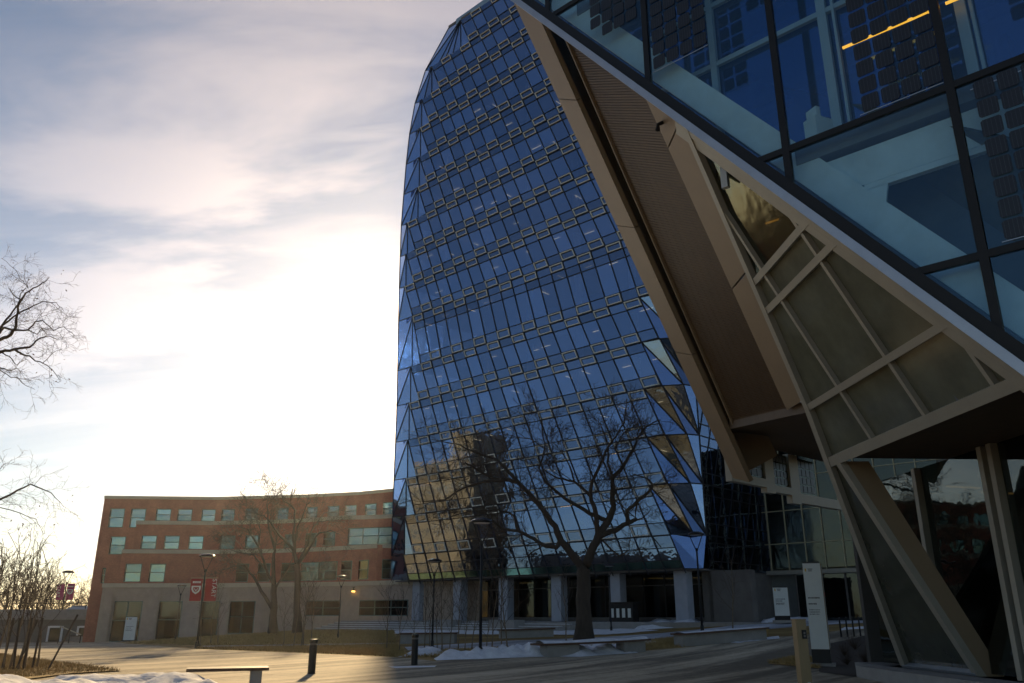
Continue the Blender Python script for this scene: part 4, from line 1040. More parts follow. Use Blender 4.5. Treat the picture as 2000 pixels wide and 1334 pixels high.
def build_car(label, loc, rz, mt):
    r_ = root('parked_car', loc, label, 'car', None, rz)
    prof = [(-2.15, .35), (-2.2, .75), (-1.95, .95), (-1.35, 1.0), (-.75, 1.42), (.65, 1.45), (1.45, 1.02), (2.1, .88), (2.2, .6), (2.15, .35)]
    mb = MB(); k = len(prof); W_ = .86
    mb.add([(x, -W_ + (0.12 if z > 1.05 else 0), z) for x, z in prof] + [(x, W_ - (0.12 if z > 1.05 else 0), z) for x, z in prof], [tuple(range(k)), tuple(range(2 * k - 1, k - 1, -1))] + [(i, (i + 1) % k, (i + 1) % k + k, i + k) for i in range(k)])
    part('body', mb, mt, r_, local=True)
    for sy in (-1, 1):
        mb = MB(); mb.slab([(-1.2, sy * (W_ - .055), 1.02), (1.3, sy * (W_ - .055), 1.05), (.62, sy * (W_ - .115), 1.38), (-.7, sy * (W_ - .115), 1.36)], (0, sy, .15), .02); part('side_window', mb, M['black_metal'], r_, local=True)
        for x in (-1.35, 1.35):
            mb = MB(); mb.tube([(x, sy * .72, .32), (x, sy * .9, .32)], .32, 16); wh = part('wheel', mb, M['rubber'], r_, local=True)
            mb = MB(); mb.tube([(x, sy * .88, .32), (x, sy * .912, .32)], .2, 12); part('rim', mb, M['silver'], wh, local=True)
    for y in (-.6, .6):
        mb = MB(); mb.box((2.14, y, .7), .1, .3, .14); part('headlight', mb, M['white_paint'], r_, local=True)
        mb = MB(); mb.box((-2.15, y, .8), .1, .3, .14); part('tail_light', mb, M['print_red'], r_, local=True)
    return r_
build_car('silver car parked on the parkade roof', (kx(156, 2.5, yk + 10), yk + 10, 1.35), R(200), M['car_paint'])

# ================================================================== brown slab tower and low wing out of frame to the left, mirrored in the glass
def simple_block(name, x0, x1, y0, y1, h, label, nbay, nst, mt, rz=0.0):
    cx, cy, W_, L_ = (x0 + x1) / 2, (y0 + y1) / 2, x1 - x0, y1 - y0
    r_ = root(name, (cx, cy, -1.5), label, 'building', None, rz)
    mb = MB(); mb.box((0, 0, h / 2 + .5), W_, L_, h + 1); part('wall', mb, mt, r_, local=True)
    for (ax, dist, span) in (('x', W_ / 2, L_), ('y', L_ / 2, W_)):
        nb3 = max(2, int(round(nbay * span / L_))); bw_ = span / nb3
        m2 = MB()
        if ax == 'x': m2.box((0, 0, 0), .12, bw_ * .45, (h - 2) / nst * .38)
        else: m2.box((0, 0, 0), bw_ * .45, .12, (h - 2) / nst * .38)
        wm = m2.mesh('window')
        for i in range(nst):
            for j in range(nb3):
                t = -span / 2 + span * (j + .5) / nb3; z = 2.7 + (h - 2) * (i + .5) / nst
                link('window', wm, M['black_metal'], r_, local=True, loc=(dist + .02, t, z) if ax == 'x' else (t, dist + .02, z))
    return r_
simple_block('slab_tower', -99, -91, 65, 90, 31, 'brown slab tower mirrored in the lower left of the glass tower', 7, 8, M['brown_conc'], R(52))
simple_block('stair_tower', -99, -90, 67, 75, 37, 'taller brown stair tower mirrored above the brown slab tower', 2, 4, M['brown_conc'], R(52))
simple_block('low_wing', -100, -84, 16, 60, 13.0, 'low dark wing mirrored along the foot of the glass tower', 12, 2, M['conc_dark'])

ORD = ['first', 'second', 'third', 'fourth', 'fifth', 'sixth', 'seventh', 'eighth', 'ninth', 'tenth', 'eleventh', 'twelfth', 'thirteenth', 'fourteenth']
# ================================================================== lamp posts, banners
def build_lamp():
    r_ = root('lamp_post', (0, 0, 0), '', 'lamp post')
    mb = MB(); mb.lathe([(.13, 0), (.13, .05), (.09, .08), (.085, .32), (.06, .36)], n=14); part('base', mb, M['black_metal'], r_, local=True)
    mb = MB(); mb.tube([(0, 0, .3), (0, 0, 2.0), (0, 0, 3.95)], [.058, .052, .045], 12); part('pole', mb, M['black_metal'], r_, local=True, smooth=True)
    mb = MB(); mb.lathe([(.045, 3.85), (.075, 3.9), (.075, 3.98), (.03, 4.02)], n=12); part('collar', mb, M['black_metal'], r_, local=True)
    for sx in (-1, 1):
        mb = MB(); mb.tube([(sx * .04, 0, 3.95), (sx * .13, 0, 4.15), (sx * .30, 0, 4.60), (sx * .34, 0, 4.70)], .022, 8); part('yoke_arm', mb, M['black_metal'], r_, local=True, smooth=True)
    mb = MB(); mb.lathe([(.36, 4.66), (.43, 4.69), (.42, 4.73), (.33, 4.79), (.18, 4.83), (.02, 4.84)], n=24); hd = part('lamp_head', mb, M['lamp_top'], r_, local=True, smooth=True)
    mb = MB(); mb.lathe([(.30, 4.655), (.33, 4.662)], n=24); part('lens', mb, M['print_white'], hd, local=True)
    return r_
M['lamp_top'] = mat('lamp_enamel', (.03, .027, .025), .25, .4, .05)
lamp0 = build_lamp(); used = [False]
lamps = {}
def put_lamp(px, pyb, pyt, label, rz=0.0, key=None):
    P = hit(px, pyb)
    o = lamp0 if not used[0] else copy_tree(lamp0); used[0] = True
    # height from the top pixel at this depth
    ztop = None
    r_ = ray(px, pyt); ztop = CH + r_.z * (P.y / r_.y)
    k = (ztop - P.z) / 4.84
    o.location = P; o.scale = (k, k, k); o.rotation_euler = (0, 0, rz)
    o['label'] = label; o['group'] = 'lamp posts around the plaza'
    lamps[key or px] = (P, k)
put_lamp(938, 1285, 1012, 'tallest black lamp post, left of the big bare tree', R(8))
put_lamp(384, 1266, 1081, 'black lamp post carrying the two red banners', R(4))
put_lamp(660, 1247, 1123, 'black lamp post on the lawn right of the twin trees', R(2))
put_lamp(342, 1250, 1141, 'slim lamp post in front of the stone pilasters, left of the red banners', R(3))
put_lamp(482, 1234, 1143, 'slim lamp post before the stone doorway left of the twin trees', R(10))
put_lamp(844, 1264, 1091, 'black lamp post among the staked saplings before the glass tower', R(0))
put_lamp(1372, 1236, 1038, 'black lamp post by the right bench before the tower corner', R(0))
put_lamp(1194, 1233, 1101, 'slim lamp post just right of the big tree trunk', R(15))
put_lamp(112, 1250, 1114, 'lamp post with two magenta banners at the far left', R(0))
def banner(P, k, side, mt, label, crest, text, z0=2.35, z1=3.55, wd=.62):
    x0 = side * .09; x1 = side * (.09 + wd)
    r_ = root('banner', P + Vector((x0 * k, 0, z0 * k)), label, 'banner', 'banners hung from lamp posts')
    def W(x, z, y=0.0): return P + Vector((x * k, y, z * k))
    mb = MB(); n_ = 6
    for i in range(n_):
        za, zb = z0 + (z1 - z0) * i / n_, z0 + (z1 - z0) * (i + 1) / n_
        ya, yb = .03 * math.sin(i * 1.1), .03 * math.sin((i + 1) * 1.1)
        mb.hexa([W(x0, za, ya), W(x1, za, ya + .02), W(x1, za, ya + .03), W(x0, za, ya + .01)], [W(x0, zb, yb), W(x1, zb, yb + .02), W(x1, zb, yb + .03), W(x0, zb, yb + .01)])
    cl = part('cloth', mb, mt, r_)
    for z in (z0, z1):
        mb = MB(); mb.tube([W(0, z), W(x1 + side * .03, z)], .014, 6); part('banner_arm', mb, M['coping'], r_)
    yf = -.05
    cx = (x0 + x1) / 2 - (0.02 * side)
    if crest:
        mb = MB(); s_ = wd * .40; zc_ = z0 + (z1 - z0) * .52
        outer = [(-1, .9), (1, .9), (1, .0), (.7, -.75), (0, -1.35), (-.7, -.75), (-1, .0)]
        inner = [(a * .62, b * .62 - .02) for a, b in outer]
        for i in range(7):
            a, b = outer[i], outer[(i + 1) % 7]; c, d = inner[(i + 1) % 7], inner[i]
            mb.slab([W(cx + s_ * q[0], zc_ + s_ * .78 * q[1], yf) for q in (a, b, c, d)], Vector((0, -1, 0)), .006)
        mb.slab([W(cx + s_ * a, zc_ + s_ * .78 * b, yf) for a, b in ((-.45, .2), (-.28, .2), (.0, -.35), (0, -.62))], Vector((0, -1, 0)), .006)
        mb.slab([W(cx + s_ * a, zc_ + s_ * .78 * b, yf) for a, b in ((.28, .2), (.45, .2), (0, -.62), (.0, -.35))], Vector((0, -1, 0)), .006)
        part('crest', mb, M['print_white'], cl)
        mb = MB(); zt_ = z1 - (z1 - z0) * .22
        for a, b in ((-.85, -.45), (-.35, 0.0), (.1, .42), (.5, .88)):
            mb.slab([W(cx + s_ * a, zt_, yf), W(cx + s_ * b, zt_, yf), W(cx + s_ * b, zt_ + .10, yf), W(cx + s_ * a, zt_ + .10, yf)], Vector((0, -1, 0)), .006)
        part('crest_lettering', mb, M['print_white'], cl)
    if text:
        me = text_mesh(text, .33 * k)
        o = link('lettering', me, M['print_white'], cl)
        o.location = W(x1 - side * .14, (z0 + z1) / 2 + .08, yf); o.rotation_euler = (R(90), R(90), 0)
P_, k_ = lamps[384]
banner(P_, k_, -1, M['red_cloth'], 'red banner with white shield crest on the lamp post, left side', True, None)
banner(P_, k_, 1, M['red_cloth'], 'red banner reading START on the right of the same lamp post', False, 'START')
P_, k_ = lamps[112]
banner(P_, k_, -1, M['pink_cloth'], 'magenta banner with pale lettering, left of the far left lamp post', False, 'START', 2.75, 3.9, .55)
banner(P_, k_, 1, M['pink_cloth'], 'magenta banner with shield crest, right of the far left lamp post', True, None, 2.75, 3.9, .55)

# ================================================================== bollards, posts, signs
def build_bollard():
    r_ = root('bollard', (0, 0, 0), '', 'bollard')
    mb = MB(); mb.lathe([(.125, 0), (.125, .02), (.112, .03), (.112, .80), (.116, .805)], n=20); part('shaft', mb, M['black_metal'], r_, local=True, smooth=False)
    mb = MB(); mb.lathe([(.100, .80), (.100, .86)], n=20); part('light_slot', mb, M['conc_dark'], r_, local=True)
    mb = MB(); mb.lathe([(.118, .86), (.120, .95), (.112, .965), (.02, .972)], n=20); part('cap', mb, M['lamp_top'], r_, local=True)
    return r_
bo = build_bollard()
for i, (px, yb, yt, lab) in enumerate(((608, 1317, 1248, 'left black bollard in the sunlit plaza'), (809, 1300, 1238, 'right black bollard at the shadow edge with snow at its foot'))):
    o = bo if i == 0 else copy_tree(bo); P = hit(px, yb); r_ = ray(px, yt); k = (CH + r_.z * P.y / r_.y - P.z) / .972
    o.location = P; o.scale = (1.0, 1.0, k); o['label'] = lab; o['group'] = 'plaza bollards'
def pylon(P, rz, w_, d_, h, hb, label, red):
    r_ = root('pylon_sign', P, label, 'sign', None, rz)
    mb = MB(); mb.box((0, 0, .03), w_ + .25, d_ + .25, .16); part('footing', mb, M['concrete'], r_, local=True)
    mb = MB(); mb.box((0, 0, .11 + hb / 2), w_ + .02, d_ + .02, hb); part('plinth', mb, M['black_metal'], r_, local=True)
    mb = MB(); mb.box((0, 0, .11 + hb + h / 2), w_ - .05, d_ - .06, h + .12); part('core', mb, M['black_metal'], r_, local=True)
    zc_ = .11 + hb + h / 2
    mb = MB(); mb.box((0, -d_ / 2 + .02, zc_), w_, .05, h); f1 = part('face_panel', mb, M['sign_white'], r_, local=True)
    mb = MB(); mb.box((w_ / 2 + .005, .02, zc_ - .02), .05, d_ - .12, h - .1); f2 = part('side_panel', mb, M['sign_grey'], r_, local=True)
    mb = MB(); mb.box((w_ / 2 + .004, -d_ / 2 + .022, zc_), .03, .035, h); part('corner_strip', mb, M['tan_post'], r_, local=True)
    y = -d_ / 2 - .008
    mb = MB(); mb.box((-w_ * .36, y, zc_ + h * .42), w_ * .08, .006, w_ * .17); part('emblem', mb, M['print_yellow'], f1, local=True)
    mb = MB()
    for q in range(3): mb.box((-w_ * .10, y, zc_ + h * .42 + w_ * (.06 - .06 * q)), w_ * (.28 - .04 * q), .006, w_ * .03)
    part('lettering', mb, M['print_dark'], f1, local=True)
    mb = MB(); rr = random.Random(3)
    for line, (zz_, hh, nn, ext) in enumerate(((.09, .055, 9, .66), (.02, .055, 6, .46), (-.05, .03, 8, .6), (-.075, .03, 8, .6), (-.10, .03, 7, .55))):
        x = -w_ * .38
        for q in range(nn):
            ww = w_ * ext / nn; mb.box((x + ww * .4, y, zc_ + h * zz_), ww * rr.uniform(.55, .8), .006, hh * rr.uniform(.6, 1)); x += ww
    part('lettering', mb, M['print_dark'], f1, local=True)
    if red:
        mb = MB(); mb.box((w_ / 2 + .034, .03, zc_ + h * .13), .006, (d_ - .14), .14); part('red_mark', mb, M['print_red'], f2, local=True)
    return r_
M['sign_white'] = mat('sign_white', (.66, .70, .68), .5, 0, .05); M['sign_grey'] = mat('sign_grey', (.26, .29, .30), .5, .1, .05)
P = hit(1607, 1302); hh = 2.75 * P.y / 27.0
pylon(P, R(-22), .55, .36, 2.55 * P.y / 27.0, .42, 'large white pylon sign on a black plinth beside the tan post', True)
P = TP(36.2, 1.22, .3); P = at(1528, 1204, 52); 
pylon(Vector((P.x, P.y, 1.25)), R(-8), .85, .3, 1.62, .25, 'small white pylon sign in snow by the tower corner', False)
P = at(252, 1249, 84)
pylon(Vector((P.x, P.y, T(P.x, P.y))), R(6), 1.05, .25, 2.1, .12, 'white sign board standing before the left stone doorway', False)
# tan call post in the near right
P = Vector((xat(1567, 13.5, 1.0), 13.5, 0))
r_ = root('call_post', P, 'square tan metal post with a button panel near the camera', 'post', None, R(12))
mb = MB(); mb.box((0, 0, .77), .17, .13, 1.54); part('shaft', mb, M['tan_post'], r_, local=True)
mb = MB(); mb.box((0, 0, 1.545), .18, .14, .02); part('cap', mb, M['tan_post'], r_, local=True)
mb = MB(); mb.box((.035, -.068, 1.33), .075, .012, .13); pn = part('button_panel', mb, M['black_metal'], r_, local=True)
mb = MB(); mb.box((.035, -.076, 1.35), .03, .006, .03); mb.box((.035, -.076, 1.305), .03, .006, .03); part('button', mb, M['conc_dark'], pn, local=True)
mb = MB(); mb.tube([(.03, -.064, .60), (.03, -.08, .60)], .045, 14); part('push_plate', mb, M['silver'], r_, local=True)
# bins under the tower
P = TP(24.9, 1.2, -.3)
r_ = root('recycling_station', P, 'black recycling station with pale posters beside a tower column', 'bins', None, math.atan2(D.y, D.x))
mb = MB(); mb.box((.9, 0, .62), 2.1, .7, 1.24); part('cabinet', mb, M['black_metal'], r_, local=True)
mb = MB(); mb.box((.9, 0, 1.3), 2.2, .8, .1); part('lid', mb, M['lamp_top'], r_, local=True)
for i in range(4):
    mb = MB(); mb.box((.15 + .5 * i, -.36, .6), .26, .02, .62); part('poster', mb, M['sign_white'], r_, local=True)
    mb = MB(); mb.box((.15 + .5 * i, -.36, 1.08), .24, .03, .16); part('slot', mb, M['rubber'], r_, local=True)
# bicycle racks
rk = None
for i in range(8):
    px = 1640 + 12.5 * i; P = at(px, 1221 - 1.0 * i, 40.0)
    P = Vector((P.x, P.y, T(P.x, P.y) + .01))
    if rk is None:
        rk = root('bicycle_rack', P, '', 'bicycle rack')
        mb = MB(); pts = [(0, -.0, 0), (0, 0, .70)] + [(0.0 + .16 * (1 - math.cos(a)), 0, .70 + .16 * math.sin(a)) for a in [R(30 * q) for q in range(1, 6)]] + [(.32, 0, .70), (.32, 0, 0)]
        mb.tube(pts, .026, 8); part('hoop', mb, M['black_metal'], rk, local=True, smooth=True)
        for x in (0, .32): mb = MB(); mb.lathe([(.06, 0), (.06, .012)], (x, 0, 0), 10); part('foot_plate', mb, M['black_metal'], rk, local=True)
        o = rk
    else: o = copy_tree(rk)
    o.location = P; o.rotation_euler = (0, 0, R(65)); o['label'] = ORD[i] + ' hoop from the left in the bicycle rack row behind the pylon sign'; o['group'] = 'bicycle rack hoops'

# ================================================================== benches
def bench(a, b, depth, h, label, nslat=5, base='concrete', curve=0.0, snow=0.0, legs=2):
    a, b = Vector(a), Vector(b); L_ = (b - a).length; t = (b - a).normalized(); nrm = Vector((t.y, -t.x, 0))
    if nrm.y > 0: nrm = -nrm
    r_ = root('bench', (a + b) / 2, label, 'bench', 'plaza benches')
    def bp(u, o, z): 
        c = a.lerp(b, u) + nrm * (curve * (1 - (2 * u - 1) ** 2)); return Vector((c.x, c.y, c.z + z)) + nrm * o
    n_ = 8 if curve else 2
    for i in range(nslat):
        o = (i - (nslat - 1) / 2) * depth / nslat; mb = MB()
        for q in range(n_):
            u0, u1 = q / n_, (q + 1) / n_
            w_ = depth / nslat * .42
            mb.hexa([bp(u0, o - w_, h - .07), bp(u1, o - w_, h - .07), bp(u1, o + w_, h - .07), bp(u0, o + w_, h - .07)], [bp(u0, o - w_, h), bp(u1, o - w_, h), bp(u1, o + w_, h), bp(u0, o + w_, h)])
        part('slat', mb, M['bench_wood'], r_)
    for u0, u1 in ((.06, .30), (.70, .94)) if legs == 2 else (((.78, .92),) if legs == 3 else ((.02, .98),)):
        mb = MB(); mb.hexa([bp(u0, -depth * .36, -.15), bp(u1, -depth * .36, -.15), bp(u1, depth * .36, -.15), bp(u0, depth * .36, -.15)], [bp(u0, -depth * .36, h - .075), bp(u1, -depth * .36, h - .075), bp(u1, depth * .36, h - .075), bp(u0, depth * .36, h - .075)])
        part('support', mb, M['concrete'], r_)
    if snow:
        mb = MB(); ns = 14
        for q in range(ns + 1):
            u_ = .03 + .94 * q / ns
            for k2, (o, zz_) in enumerate(((-.42, 0), (-.25, .8), (.05, 1), (.3, .75), (.44, 0))):
                mb.v.append(tuple(bp(u_, o * depth, h + .004 + snow * zz_ * (.6 + .5 * noise.noise((u_ * 5, k2 * .7, L_))))))
        for q in range(ns):
            for k2 in range(4): i0 = q * 5 + k2; mb.f.append((i0, i0 + 1, i0 + 6, i0 + 5))
        part('snow_cap', mb, M['snow'], r_, smooth=True)
    return r_
bench(hit(783, 1257), hit(892, 1256), .9, .55, 'wood topped concrete bench behind the right bollard', legs=1)
bench(hit(975, 1247), hit(1080, 1243), .9, .5, 'low bench left of the big tree trunk, before the tower steps', legs=1)
bench(hit(1045, 1284), hit(1262, 1272), .8, .5, 'curved bench heaped with snow at the foot of the big tree', curve=.5, snow=.14)
bench(hit(1322, 1263), hit(1492, 1249), .9, .55, 'long bench right of the big tree, near the right lamp post', legs=1, snow=.05)
P = Vector((-7.0, 19.2, 0)); Q = Vector((-6.0, 20.2, 0))
bench(Vector((xat(380, 21.5, .4), 21.0, 0)), Vector((xat(522, 21.5, .4), 21.6, 0)), .75, .42, 'near wooden slat bench sticking out of the snow bank', nslat=4, legs=3)
bench(hit(80, 1252), hit(178, 1253), .9, .6, 'grey bench in front of the parkade at the far left', legs=1)
# sunlit handrail by the parkade ramp
P0, P1_ = at(118, 1223, 70), at(158, 1240, 68); r_ = root('handrail', (P0.x, P0.y, T(P0.x, P0.y)), 'thin sloping handrail catching the sun by the parkade', 'handrail')
mb = MB(); mb.tube([P0, P1_], .045, 8); part('rail', mb, M['coping'], r_)
for P in (P0, P0.lerp(P1_, .5), P1_): mb = MB(); mb.tube([P, (P.x, P.y, T(P.x, P.y))], .035, 6); part('baluster', mb, M['black_metal'], r_)

# ================================================================== bare trees
def wander(p, d, L_, n, rng, curl, lift):
    pts = [p.copy()]; d = d.normalized()
    for i in range(n):
        d = (d + Vector((rng.gauss(0, curl), rng.gauss(0, curl), rng.gauss(0, curl) + lift))).normalized()
        p = p + d * (L_ / n); pts.append(p.copy())
    return pts
def sprout(mb, pts, r0, rng, lev, maxlev, L_, dens, curl=.22, lift=.05, rmin=.006, spread=(25, 65)):
    """side twigs along a polyline"""
    tot = sum((b - a).length for a, b in zip(pts, pts[1:])); n = max(1, int(tot * dens))
    for i in range(n):
        t = (i + rng.random()) / n; t = .12 + .88 * t
        q = t * (len(pts) - 1); k = min(int(q), len(pts) - 2); p = pts[k].lerp(pts[k + 1], q - k); tg = (pts[k + 1] - pts[k]).normalized()
        ax = tg.cross(Vector((rng.gauss(0, 1), rng.gauss(0, 1), rng.gauss(0, 1))))
        if ax.length < 1e-3: continue
        d = Matrix.Rotation(R(rng.uniform(*spread)), 3, ax.normalized()) @ tg
        l = L_ * rng.uniform(.5, 1.1) * (1.15 - .45 * t); r = max(rmin, r0 * rng.uniform(.45, .7) * (1 - .5 * t))
        ns = 5 if lev == 0 else (4 if lev == 1 else 3)
        pp = wander(p, d, l, ns, rng, curl, lift)
        mb.tube(pp, [max(rmin * .6, r * (1 - .75 * j / ns)) for j in range(ns + 1)], 5 if lev == 0 else 3, cap=False)
        if lev < maxlev: sprout(mb, pp, r * .7, rng, lev + 1, maxlev, L_ * .48, dens * 1.75, curl, lift, rmin, spread)
def tree_from_px(name, label, cat, limbs, Y, scale_px, seed, base_px, twigL, dens, maxlev, rmin=.006, group=None, dz=None, lift=.05, twig_from=.2, mt=None):
    """limbs: list of (pixel polyline, r_start, r_end, depth wander)"""
    rng = random.Random(seed)
    B = at(*base_px, Y); B = Vector((B.x, B.y, T(B.x, B.y)))
    r_ = root(name, B, label, cat, group)
    tr, cr = MB(), MB()
    zof = {}
    for li, (pl_, ra, rb, dw) in enumerate(limbs):
        key = pl_[0]; y0 = zof.get(key, 0.0); pts = []
        # densify
        P2 = []
        for (a, b) in zip(pl_, pl_[1:]):
            for q in range(3): P2.append((a[0] + (b[0] - a[0]) * q / 3, a[1] + (b[1] - a[1]) * q / 3))
        P2.append(pl_[-1]); m_ = len(P2)
        for i, p in enumerate(P2):
            yy = Y + y0 + dw * (i / (m_ - 1)) ** 1.2
            j = 0 if i in (0,) else 1
            pts.append(at(p[0] + j * rng.uniform(-1.2, 1.2), p[1] + j * rng.uniform(-1.2, 1.2), yy))
        for i in range(0, m_, 3): zof.setdefault(P2[i], y0 + dw * (i / (m_ - 1)) ** 1.2)
        if li == 0: pts[0] = Vector((pts[0].x, pts[0].y, min(pts[0].z, T(pts[0].x, pts[0].y) - .1)))
        rad = [ra + (rb - ra) * (i / (m_ - 1)) ** .8 for i in range(m_)]
        if li == 0: rad[0] *= 1.5; rad[1] *= 1.15
        (tr if ra > .10 else cr).tube(pts, rad, 10 if ra > .1 else 6)
        if li > 0:
            k0 = int(m_ * twig_from); sprout(cr, pts[k0:], max(rmin * 3.2, rb * 1.6), rng, 0, maxlev, twigL, dens, rmin=rmin, lift=lift)
    part('trunk', tr, mt or M['bark'], r_, smooth=True)
    part('crown', cr, M['twig'], r_, smooth=True)
    return r_
c7 = lambda l: [(820 + x / 2.616, 750 + y / 2.616) for x, y in l]
big = [
 (c7([(838, 1308), (836, 1100), (835, 960), (845, 930)]), .42, .34, 0),
 (c7([(845, 930), (880, 850), (910, 780), (960, 700), (990, 640), (985, 560), (985, 480), (1040, 420), (1090, 340), (1110, 280), (1150, 220), (1230, 180)]), .27, .03, 1.5),
 (c7([(910, 780), (1000, 745), (1060, 710), (1060, 650), (1110, 600), (1170, 550), (1190, 515), (1160, 480), (1090, 460)]), .17, .03, -1.6),
 (c7([(1060, 710), (1105, 688)]), .13, .10, -.3),
 (c7([(910, 780), (905, 720), (895, 640), (870, 570), (880, 500), (920, 420), (960, 320), (1000, 270), (1040, 200), (1060, 80)]), .17, .02, -1.2),
 (c7([(960, 700), (870, 660), (780, 610), (700, 550), (640, 500), (610, 430), (640, 330), (630, 250), (620, 170)]), .13, .02, -2.0),
 (c7([(870, 570), (790, 500), (700, 480), (620, 430)]), .09, .03, 1.8),
 (c7([(790, 500), (765, 420), (720, 340), (680, 300)]), .06, .02, 1.5),
 (c7([(838, 945), (780, 880), (720, 800), (690, 730), (630, 640), (560, 560), (500, 500), (440, 490), (370, 480), (280, 430), (230, 400)]), .24, .04, -1.6),
 (c7([(500, 500), (440, 430), (380, 380), (300, 355), (200, 310), (60, 280)]), .11, .02, 1.5),
 (c7([(440, 490), (330, 500), (220, 530), (130, 590), (30, 600)]), .10, .02, -1.8),
 (c7([(720, 800), (700, 835), (650, 830), (580, 790), (500, 750), (420, 740), (360, 690)]), .14, .05, 1.0),
 (c7([(500, 750), (480, 670), (400, 640), (260, 650), (150, 680)]), .08, .02, 1.5),
 (c7([(910, 780), (1020, 880), (1070, 850), (1075, 760)]), .06, .02, -1.0),
 (c7([(985, 480), (960, 400), (965, 310), (930, 220), (900, 180)]), .09, .02, 1.6),
 (c7([(1040, 420), (1000, 330), (1040, 250), (1130, 190)]), .07, .02, -1.0),
 (c7([(1110, 600), (1100, 680), (1000, 600), (890, 540)]), .05, .02, 1.2),
 (c7([(640, 330), (560, 280), (450, 260)]), .04, .015, .8)]
tree_from_px('bare_tree', 'big bare tree with a thick forked trunk before the glass tower', 'tree', big, 45.0, 1, 5, (1139, 1252), 2.8, 2.1, 2, rmin=.0125, twig_from=.22)
c6 = lambda l: [(420 + x / 4.446, 940 + y / 4.446) for x, y in l]
tw1 = [(c6([(505, 1305), (510, 1100), (512, 900)]), .34, .24, 0),
 (c6([(512, 900), (505, 700), (520, 600), (470, 400), (450, 200), (480, 110)]), .2, .02, 1),
 (c6([(505, 1120), (400, 950), (330, 820), (260, 730), (180, 730), (60, 770)]), .16, .03, -1.5),
 (c6([(512, 900), (440, 760), (380, 560), (280, 420), (200, 380)]), .15, .02, -1.5),
 (c6([(440, 760), (330, 640), (200, 620), (80, 560)]), .09, .02, 1.5),
 (c6([(510, 950), (640, 750), (680, 640), (640, 500)]), .10, .02, 1.5),
 (c6([(505, 700), (540, 480), (560, 300)]), .09, .02, -1.2),
 (c6([(380, 560), (400, 420), (330, 270)]), .07, .02, 1.2)]
tree_from_px('bare_tree', 'left and bushier of the twin bare trees before the brick building', 'tree', tw1, 72.0, 1, 9, (540, 1238), 3.3, 1.9, 2, rmin=.016)
tw2 = [(c6([(715, 1270), (715, 1000), (715, 720)]), .30, .24, 0),
 (c6([(715, 720), (690, 600), (680, 450), (700, 250), (600, 170), (560, 70)]), .18, .02, 1),
 (c6([(715, 720), (830, 570), (900, 450), (1000, 430), (1090, 460)]), .16, .02, -1.5),
 (c6([(690, 600), (560, 470), (430, 300), (280, 260)]), .13, .02, -1.4),
 (c6([(715, 720), (780, 600), (850, 400), (950, 270), (1080, 270)]), .14, .02, 1.4),
 (c6([(690, 600), (720, 400), (790, 220), (830, 160)]), .10, .02, -1),
 (c6([(850, 400), (900, 350), (1010, 340), (1130, 350)]), .07, .02, .8)]
tree_from_px('bare_tree', 'right and taller stemmed of the twin bare trees before the brick building', 'tree', tw2, 70.0, 1, 12, (585, 1238), 3.1, 1.7, 2, rmin=.013)
c5 = lambda l: [(x / 5.13, 500 + y / 5.13) for x, y in l]
fg = [([(-330, 1420), (-320, 1000), (-300, 700), (-260, 480)], .26, .14, 0),
 ([(-300, 700), (-120, 680), (-20, 668)] + c5([(0, 840), (100, 790), (150, 730), (170, 600), (190, 470), (260, 370), (380, 300), (450, 260), (490, 210)]), .07, .006, -.5),
 ([(-300, 700), (-120, 665)] + c5([(-30, 790), (60, 640), (170, 510), (200, 440), (120, 370), (90, 320)]), .05, .005, .5),
 (c5([(-30, 790), (0, 720), (130, 610), (230, 550), (330, 500), (420, 460), (560, 465), (640, 550)]), .035, .004, .4),
 (c5([(-30, 790), (40, 720), (150, 740), (280, 740), (350, 660), (430, 640), (530, 745), (640, 710), (750, 800)]), .035, .004, -.6),
 (c5([(280, 740), (370, 780), (420, 730), (470, 780), (590, 800)]), .014, .004, -.2),
 ([(-300, 700), (-100, 700)] + c5([(0, 960), (150, 940), (300, 910), (400, 820), (500, 800), (590, 840)]), .06, .005, .3),
 (c5([(150, 940), (230, 990), (300, 1000), (350, 1050), (430, 1070), (530, 1140), (600, 1250)]), .028, .005, .3),
 (c5([(430, 1070), (540, 960), (620, 930)]), .010, .004, .2),
 (c5([(0, 960), (90, 1010), (170, 1090), (260, 1030)]), .018, .005, .2),
 ([(-300, 700), (-120, 720)] + c5([(-20, 1100), (80, 1150), (170, 1130)]), .03, .006, -.3),
 (c5([(-20, 1100), (0, 1140), (100, 1210), (180, 1220), (250, 1300), (350, 1335)]), .014, .004, .2),
 (c5([(190, 470), (200, 380), (270, 300), (200, 230), (150, 130), (20, 20)]), .015, .004, .3),
 ([(-320, 1000), (-150, 1010), (-20, 985), (20, 965), (60, 945), (100, 962), (125, 990)], .05, .004, .4),
 ([(-20, 985), (40, 1002), (70, 1015), (85, 1040)], .012, .004, .2),
 ([(-150, 1010), (-60, 900), (-10, 930), (8, 905)], .02, .005, .2)]
fg = [(a, b * (1.0 if i == 0 else .72), c * .8, d) for i, (a, b, c, d) in enumerate(fg)]
ft = tree_from_px('bare_tree', 'near bare tree whose fine branches reach in from the left edge', 'tree', fg, 14.0, 1, 21, (-330, 1420), .72, 5.2, 2, rmin=.0025, twig_from=.15, lift=-.02)
rg = random.Random(4)
lf = MB()
